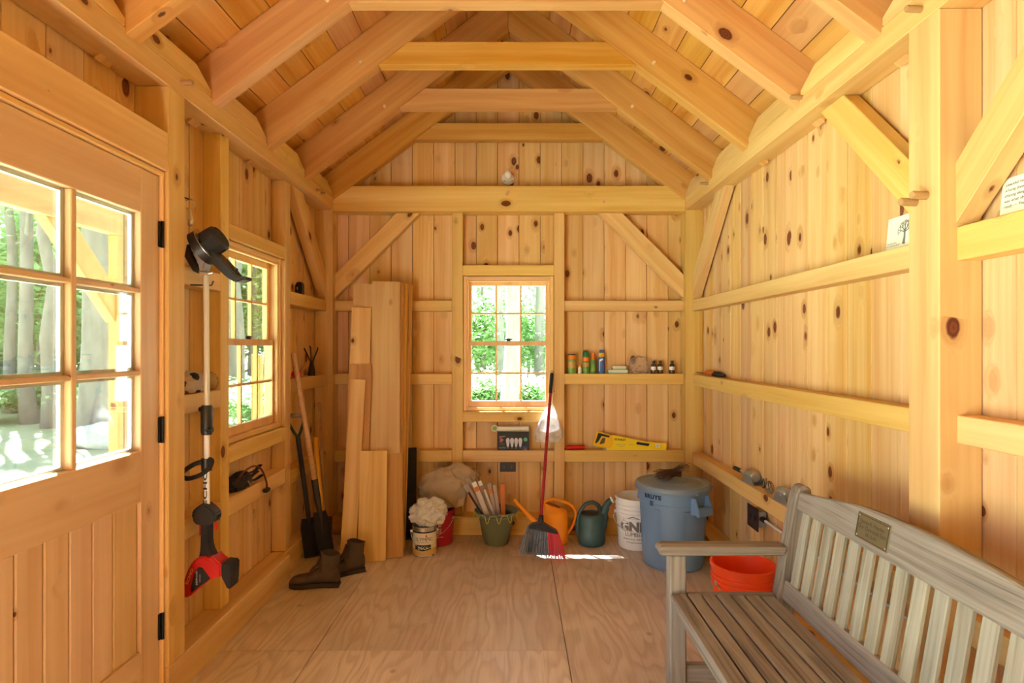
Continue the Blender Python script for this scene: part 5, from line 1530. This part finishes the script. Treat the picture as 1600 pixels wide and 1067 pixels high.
# ---------------------------------------------------------------- lower shelf: red tube, saw, bulb box
z2 = .6505
t = thing('red_tube', (at_x(900), SY, z2), 'bright red plastic tube lying on the low shelf by the saw handle', 'tube')
MB().tube([(at_x(886), SY - .01, z2 + .019), (at_x(887), SY - .01, z2 + .019), (at_x(911), SY - .01, z2 + .019), (at_x(913), SY - .01, z2 + .019)], [.013, .0185, .0185, .013], 16).build('barrel', M['red'], t)
MB().tube([(at_x(884), SY - .01, z2 + .019), (at_x(886.5), SY - .01, z2 + .019)], [.012, .014], 14).build('end_cap', M['red_dark'], t)
t = thing('hand_saw', (at_x(980), SY - .02, z2), 'yellow-handled hand saw in a yellow card sleeve on the low shelf', 'saw')
QY = SY - .022
def S(px, py): return P(px, py, QY)
MB().prism([p + V((0, -.003, 0)) for p in (S(946, 704.2), S(957, 679.5), S(1010, 690), S(1041, 692.5), S(1041, 704.2))], (0, .006, 0), .001).build('card_sleeve', M['saw_yellow'], t)
hd = MB().prism([p + V((0, -.010, 0)) for p in (S(933, 673), S(953, 679), S(959, 684), S(958, 694), S(954, 700), S(941, 699), S(926, 695.5), S(927, 691), S(930, 683))], (0, .020, 0), .004).build('handle', M['yellow'], t)
MB().prism([p + V((0, -.0125, 0)) for p in (S(934, 675), S(953, 680), S(952, 684), S(940, 681.5), S(935, 690), S(931, 693), S(929, 691.5))], (0, .025, 0), .003).build('black_grip', M['black'], hd)
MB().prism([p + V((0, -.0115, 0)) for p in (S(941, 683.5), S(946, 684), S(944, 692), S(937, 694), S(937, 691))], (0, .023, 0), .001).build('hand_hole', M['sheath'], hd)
MB().box(S(942, 700).x, S(950, 700).x, QY - .002, QY + .002, z2 + .001, z2 + .016).build('blade_heel', M['steel'], t)
mt = facing(S(969, 686.8) + V((0, -.0036, 0)), (1, 0, -.05)); text('brand_print', t, 'STANLEY', .0225, M['print_black'], mt, bold=.025)
for j, (px, n_) in enumerate(((968, 'SHARPTOOTH SAW'), (968, 'SCIE A DENTS'), (985, 'SERRUCHO'))):
    mt = facing(S(px + 2, 694.5 + 3 * (j % 2)) + V((0, -.0036, 0)), (1, 0, 0)); text('small_print', t, n_, .0085, M['print_grey'], mt)
MB().prism([p + V((0, -.0036, 0)) for p in (S(995, 690), S(1015, 693), S(1013, 697), S(994, 694))], (0, .0006, 0)).build('picture_print', M['navy_print'], t)
MB().prism([p + V((0, -.0036, 0)) for p in (S(1024, 694), S(1031, 694), S(1031, 699), S(1024, 699))], (0, .0006, 0)).build('white_print', M['print_white'], t)
mt = facing(S(1027.5, 696.5) + V((0, -.0044, 0)), (1, 0, 0)); text('small_print', t, '20"', .014, M['print_black'], mt)

BYc = SY - .006
t = thing('light_bulb_box', (at_x(802), BYc, z2), 'black box printed with four white light bulbs on the low shelf', 'box')
x0, x1, zt = at_x(778, BYc - .034), at_x(826.5, BYc - .034), z2 + .150
MB().box(x0, x1, BYc - .034, BYc + .045, z2, zt, .0015).build('carton', M['print_black'], t)
fy = BYc - .0348
MB().box(x0 - .001, x1 + .001, BYc - .030, BYc + .044, zt - .001, zt + .001).build('top_flap', M['paper'], t)
sx_ = (x1 - x0) / 48.5
def bxp(px, py): return V((x0 + (px - 778) * sx_, fy, z2 + (703 - py) * (BYc - .034) / 914))
for k, px in enumerate((793.5, 800, 806.5, 813)):
    b0 = bxp(px, 699.5); s_ = .00498
    prof = [(-.9, -.3), (.9, -.3), (1.3, .6), (1.5, 3.2), (2.2, 7), (2.9, 10.5), (3.0, 13), (2.4, 15.2), (1.1, 16.4), (-1.1, 16.4), (-2.4, 15.2), (-3.0, 13), (-2.9, 10.5), (-2.2, 7), (-1.5, 3.2), (-1.3, .6)]
    MB().prism([b0 + V((x * s_, 0, z * s_ * .98)) for x, z in prof], (0, .0005, 0)).build('bulb_print', M['bulb_print'], t)
    MB().prism([b0 + V((x * s_, -.0004, z * s_)) for x, z in ((-1.2, -.4), (1.2, -.4), (1.5, 2.4), (-1.5, 2.4))], (0, .0004, 0)).build('screw_base_print', M['print_grey'], t)
def panel(px0, py0, px1, py1, mt_, nm='print_patch', dy=0):
    a, b_ = bxp(px0, py1), bxp(px1, py0); MB().box(a.x, b_.x, fy - .0003 + dy, fy + .0003 + dy, a.z, b_.z).build(nm, M[mt_], t)
panel(780, 682.5, 785, 685.5, 'magenta'); panel(780, 688, 785.5, 690.5, 'magenta')
for s, px, py, sz, mt_ in (('ecosmart', 783.6, 681, .0125, 'print_white'), ('60W', 783, 686.9, .014, 'print_white'), ('DIMMABLE', 783.5, 693, .009, 'teal'), ('Soft White', 784, 696, .010, 'print_grey'), ('LED 4 PACK', 784, 699, .010, 'bulb_print'), ('15,000 HRS', 784, 701.6, .008, 'blue_print')):
    text('print', t, s, sz, M[mt_], facing(bxp(px + 1, py) + V((0, -.0005, 0)), (1, 0, 0)))
lathe_part('round_badge', t, [(0, 0), (.0155, 0), (.0155, .0006), (0, .0006)], (0, 0, 0), 'teal', 24, Matrix.Translation(bxp(821, 686) + V((0, -.0006, 0))) @ Matrix.Rotation(PI / 2, 4, 'X'))
panel(816.5, 697, 823.5, 698.6, 'blue_print'); panel(816, 700, 819, 702.6, 'blue_print'); panel(820, 700, 821.5, 702.6, 'teal'); panel(822, 700, 823.5, 702.6, 'magenta')
# roll of paper with a round tag on top of the box
t = thing('paper_roll', (at_x(800), BYc, zt + .002), 'white paper tube with a round green tag lying on the bulb box', 'paper tube')
MB().tube([(at_x(772), BYc - .012, zt + .0195), (at_x(826), BYc - .004, zt + .0195)], [.0172, .0172], 18).build('tube', M['paper'], t)
q = V((at_x(773), BYc - .030, zt + .025))
MB().lathe([(0, -.001), (.027, -.001), (.027, .001), (0, .001)], (0, 0, 0), 26, Matrix.Translation(q) @ Matrix.Rotation(PI / 2, 4, 'X')).build('round_tag', M['label_cream'], t)
MB().lathe([(0, 0), (.018, 0), (.018, .0006), (0, .0006)], (0, 0, 0), 26, Matrix.Translation(q + V((0, -.0012, 0))) @ Matrix.Rotation(PI / 2, 4, 'X')).build('green_disc', M['green_light'], t)

# plastic bag hanging on the window stud
t = thing('hanging_bag', P(860, 664, 4.585), 'white plastic bag with a green mark hanging on the window stud', 'bag')
b = bmesh.new(); seg = 28; rings = []
for f in [k / 16 for k in range(17)]:
    cx = 860 - 4 * f; py = 630 + 60 * f; ww = (2.5 + 18 * min(1, f * 1.35) ** .8) * sc; c = P(cx, py, 4.582)
    if f > .93: ww *= .96
    rings.append([b.verts.new((c.x + ww * math.cos(2 * PI * k / seg) * (1 + .10 * noise.noise(V((k * .9, f * 3, 1)))), c.y + (.006 + .030 * min(1, f * 1.6)) * math.sin(2 * PI * k / seg), c.z + .008 * noise.noise(V((k * .6, f * 2, 7))))) for k in range(seg)])
for A, B in zip(rings, rings[1:]):
    for k in range(seg): b.faces.new((A[k], A[(k + 1) % seg], B[(k + 1) % seg], B[k]))
b.faces.new(rings[-1]); bmesh.ops.recalc_face_normals(b, faces=b.faces)
MB().add(b).build('film', M['bag'], t, angle=70)
tube_part('loop', t, smooth_path([P(859, 632, 4.585), P(862, 622, 4.60), P(865.5, 613, 4.618), P(864, 622, 4.60), P(861, 632, 4.585)], 4), .0022, 'white', 6)
for px, py, s_, mt_, tx in ((864, 680, .038, 'teal', '2'), (865, 664, .020, 'print_grey', '--'), (866, 687, .013, 'teal', 'HDPE')):
    q = P(px, py, 4.548); text('print', t, tx, s_, M[mt_], facing(q, (1, 0, .2)))
mb = MB(); q = P(866, 612, 4.63); mb.tube([q + V((0, .01, 0)), q + V((0, -.016, .002)), q + V((0, -.018, .006))], .0022, 6); mb.build('nail', M['steel_dark'], wall_back, Matrix.Translation(q))

# outlets
t = thing('wall_outlet', P(793.5, 729.5, 4.71), 'dark brown outlet plate under the low shelf on the back wall', 'outlet')
o = P(793.5, 729.5, 4.718)
MB().box(o.x - .064, o.x + .064, 4.712, 4.719, o.z - .038, o.z + .038, .002).build('plate', M['brown_plate'], t)
for s in (-1, 1):
    MB().lathe([(0, -.002), (.017, -.002), (.017, .002), (0, .002)], (0, 0, 0), 20, Matrix.Translation((o.x + s * .030, 4.7105, o.z)) @ Matrix.Rotation(PI / 2, 4, 'X')).build('receptacle', M['black'], t)
    for dz in (-.006, .006): MB().box(o.x + s * .030 - .005, o.x + s * .030 + .005, 4.7075, 4.7088, o.z + dz - .0012, o.z + dz + .0012).build('slot', M['grey_box'], t)
ox = 1.425
t = thing('outlet_box', (1.455, 3.49, .455), 'dark outlet plate on a grey box below the shelf with the couplers', 'outlet')
MB().box(ox + .004, 1.4825, 3.43, 3.545, .41, .50, .004).build('box', M['grey_box'], t)
MB().box(ox - .003, ox + .004, 3.415, 3.567, .388, .522, .002).build('plate', M['brown_plate'], t)
for s in (-1, 1):
    MB().lathe([(0, -.002), (.017, -.002), (.017, .002), (0, .002)], (0, 0, 0), 20, Matrix.Translation((ox - .0042, 3.491 + s * .032, .455)) @ Matrix.Rotation(PI / 2, 4, 'Y')).build('receptacle', M['black'], t)
t = thing('wall_cable', (1.45, 3.30, .45), 'white cable with a black plug running from the outlet behind the bench', 'cable')
MB().tube([(1.455, 3.428, .462), (1.455, 3.395, .462), (1.455, 3.385, .462)], [.016, .016, .010], 12).build('plug', M['black'], t)
tube_part('cable', t, [(1.455, 3.39, .462), (1.453, 3.1, .466), (1.453, 2.2, .468), (1.46, 1.999, .466)], .0075, 'white', 10)

# bulb holder in the gable
c = P(794, 278, 4.70)
t = thing('lamp_holder', c, 'white porcelain lamp holder with a bare bulb on the gable above the beam', 'lamp')
ml = Matrix.Translation((c.x, 4.7195, c.z)) @ Matrix.Rotation(PI / 2, 4, 'X')
MB().lathe([(0, 0), (.052, 0), (.053, .006), (.048, .016), (.030, .026), (.024, .040), (.024, .052), (0, .052)], (0, 0, 0), 28, ml).build('base', M['porcelain'], t)
MB().lathe([(.013, .050), (.014, .066), (.020, .078), (.028, .094), (.031, .110), (.028, .126), (.018, .138), (0, .142)], (0, 0, 0), 24, ml).build('bulb', M['bulb'], t)
for a in (-.9, .9, 2.4): MB().ball((c.x + .040 * math.sin(a), 4.7195 - .022, c.z - .040 * math.cos(a)), .004, u=8, v=6).build('screw', M['steel_dark'], t)

# ---------------------------------------------------------------- right wall: pruning saw, hitch parts, cards
z3 = 1.2565
t = thing('pruning_tool', (1.44, 4.25, z3), 'long pruning tool with a dark blade lying on the shelf above the trash can', 'pruner')
a, b_ = V((1.415, 4.53, z3)), V((1.462, 4.06, z3)); d = (b_ - a).normalized(); s_ = V((-d.y, d.x, 0))
MB().prism([a + V((0, 0, .014)), a + d * .20 - s_ * .018 + V((0, 0, .016)), a + d * .27 + V((0, 0, .016)), a + d * .24 + s_ * .016 + V((0, 0, .016))], (0, 0, .003)).build('blade', M['steel_dark'], t)
MB().tube([a + d * .16 + V((0, 0, .022)), a + d * .22 + V((0, 0, .025)), a + d * .32 + V((0, 0, .024))], [.011, .018, .016], 10).build('wooden_grip', M['stick_orange'], t)
MB().tube([a + d * .30 + V((0, 0, .018)), a + d * .38 + V((0, 0, .019)), a + d * .47 + V((0, 0, .012))], [.017, .018, .010], 10).build('black_handle', M['black_matte'], t)
z4 = .6455
def hitch(yc, label):
    t = thing('galvanised_coupler', (1.44, yc, z4), label, 'coupler', 'galvanised couplers on the wall shelf')
    m = Matrix.Translation((1.441, yc, z4)) @ Matrix.Rotation(math.radians(6), 4, 'Z')
    MB().prism([(-.034, -.085, 0), (.036, -.085, 0), (.036, .075, 0), (-.034, .075, 0)], (0, 0, .004), 0, m).build('foot_plate', M['galv'], t)
    MB().prism([(-.034, -.085, .004), (-.034, .055, .004), (-.034, .030, .052), (-.034, -.045, .052)], (.004, 0, 0), 0, m).build('side_plate', M['galv'], t)
    MB().prism([(.032, -.085, .004), (.032, .055, .004), (.032, .030, .052), (.032, -.045, .052)], (.004, 0, 0), 0, m).build('side_plate', M['galv'], t)
    MB().tube([(0, -.05, .044), (0, -.045, .044), (0, .040, .044), (0, .052, .044)], [.024, .031, .031, .026], 20, m=m).build('barrel', M['galv'], t)
    MB().tube([(0, .052, .044), (0, .056, .044)], [.018, .018], 16, m=m).build('barrel_end', M['steel_dark'], t)
    MB().ball((-.030, -.02, .044), .007, u=10, v=8, m=m).build('rivet', M['steel'], t)
    return t, m
t, m = hitch(3.545, 'galvanised steel coupler with a round rod sticking out, near the trash can')
MB().tube([(0, .05, .044), (-.004, .10, .050), (-.010, .19, .052)], [.010, .010, .011], 12, m=m).build('rod', M['steel'], t)
MB().tube([(-.010, .12, .0505), (-.010, .19, .052)], [.0135, .0135], 12, m=m).build('threaded_end', M['steel_dark'], t)
hitch(3.115, 'galvanised steel coupler without a rod, just behind the bench post')
t = thing('wire_coil', (1.44, 3.31, z4), 'small tangle of thin wire between the two galvanised couplers', 'wire')
rnd = random.Random(17); mb = MB()
for k in range(6):
    cc = V((1.438 + rnd.uniform(-.012, .012), 3.31 + rnd.uniform(-.03, .05), z4 + .034 + rnd.uniform(-.004, .012))); a = rnd.uniform(0, 3.1); r_ = rnd.uniform(.020, .036)
    u1 = V((.5 * math.sin(a), math.cos(a), 0)); w1 = V((rnd.uniform(-.35, .35), 0, 1)).normalized()
    mb.tube(arc(cc, r_ * .9, 0, 2 * PI, 18, u1, w1), .0016, 5)
mb.build('loops', M['steel_dark'], t)
MB().tube([(1.44, 3.27, z4 + .012), (1.44, 3.34, z4 + .012)], [.012, .010], 10).build('core', M['galv'], t)

# cards leaning on the boards of the right wall
def card(y0, y1, zb, zt_, name, label):
    xw = 1.478
    t = thing(name, (xw, (y0 + y1) / 2, zb), label, 'card')
    MB().prism([(xw - .014, y0, zb), (xw - .014, y1, zb), (xw - .001, y1, zt_), (xw - .001, y0, zt_)], (.003, 0, .0003)).build('sheet', M['paper'], t)
    def on(y, z): 
        f = (z - zb) / (zt_ - zb); return V((xw - .014 + .013 * f - .0012, y, z))
    return t, on
t, on = card(2.085, 2.305, 1.837, 1.972, 'tree_card', 'white card with a drawing of a bare tree on the top shelf by the post')
up = V((.013, 0, .135))
mb = MB()
def stroke(pts, r): mb.tube([on(y, z) for y, z in pts], r, 5, flat=None)
ty = 2.200
mb.tube([on(ty, 1.860), on(ty - .002, 1.885), on(ty, 1.908)], [.0055, .0038, .003], 6)
rnd = random.Random(4)
def branch(y, z, a, L, r, depth):
    y2, z2_ = y + math.cos(a) * L, z + math.sin(a) * L
    mb.tube([on(y, z), on((y + y2) / 2 + rnd.uniform(-.002, .002), (z + z2_) / 2), on(y2, z2_)], [r, r * .8, r * .6], 5)
    if depth:
        for s in (-.55, .1, .6): branch(y2, z2_, a + s + rnd.uniform(-.25, .25), L * .70, r * .65, depth - 1)
for a in (.35, .95, 1.57, 2.2, 2.8): branch(ty, 1.905, a, .021, .0022, 2)
mb.build('tree_drawing', M['print_grey'], t)
for s, y, z in (('like branches', 2.270, 1.872), ('on a tree we grow', 2.262, 1.863), ('family', 2.125, 1.915), ('roots', 2.128, 1.90), ('remain', 2.125, 1.885)):
    text('print', t, s, .0105, M['print_grey'], facing(on(y, z), (0, -1, 0), up))
t, on = card(1.50, 1.765, 1.852, 1.975, 'text_card', 'white card covered in handwriting under the large brace by the post')
up = V((.013, 0, .123))
for k, s in enumerate(('peaceful minute listening...', 'among them in early summer', 'sharing things and the dirt a cat', 'was what about supper and food and', 'ready — You are my sunshine and')):
    text('print', t, s, .0135, M['print_black'], facing(on(1.752, 1.955 - k * .0165), (0, -1, 0), up), align='LEFT')
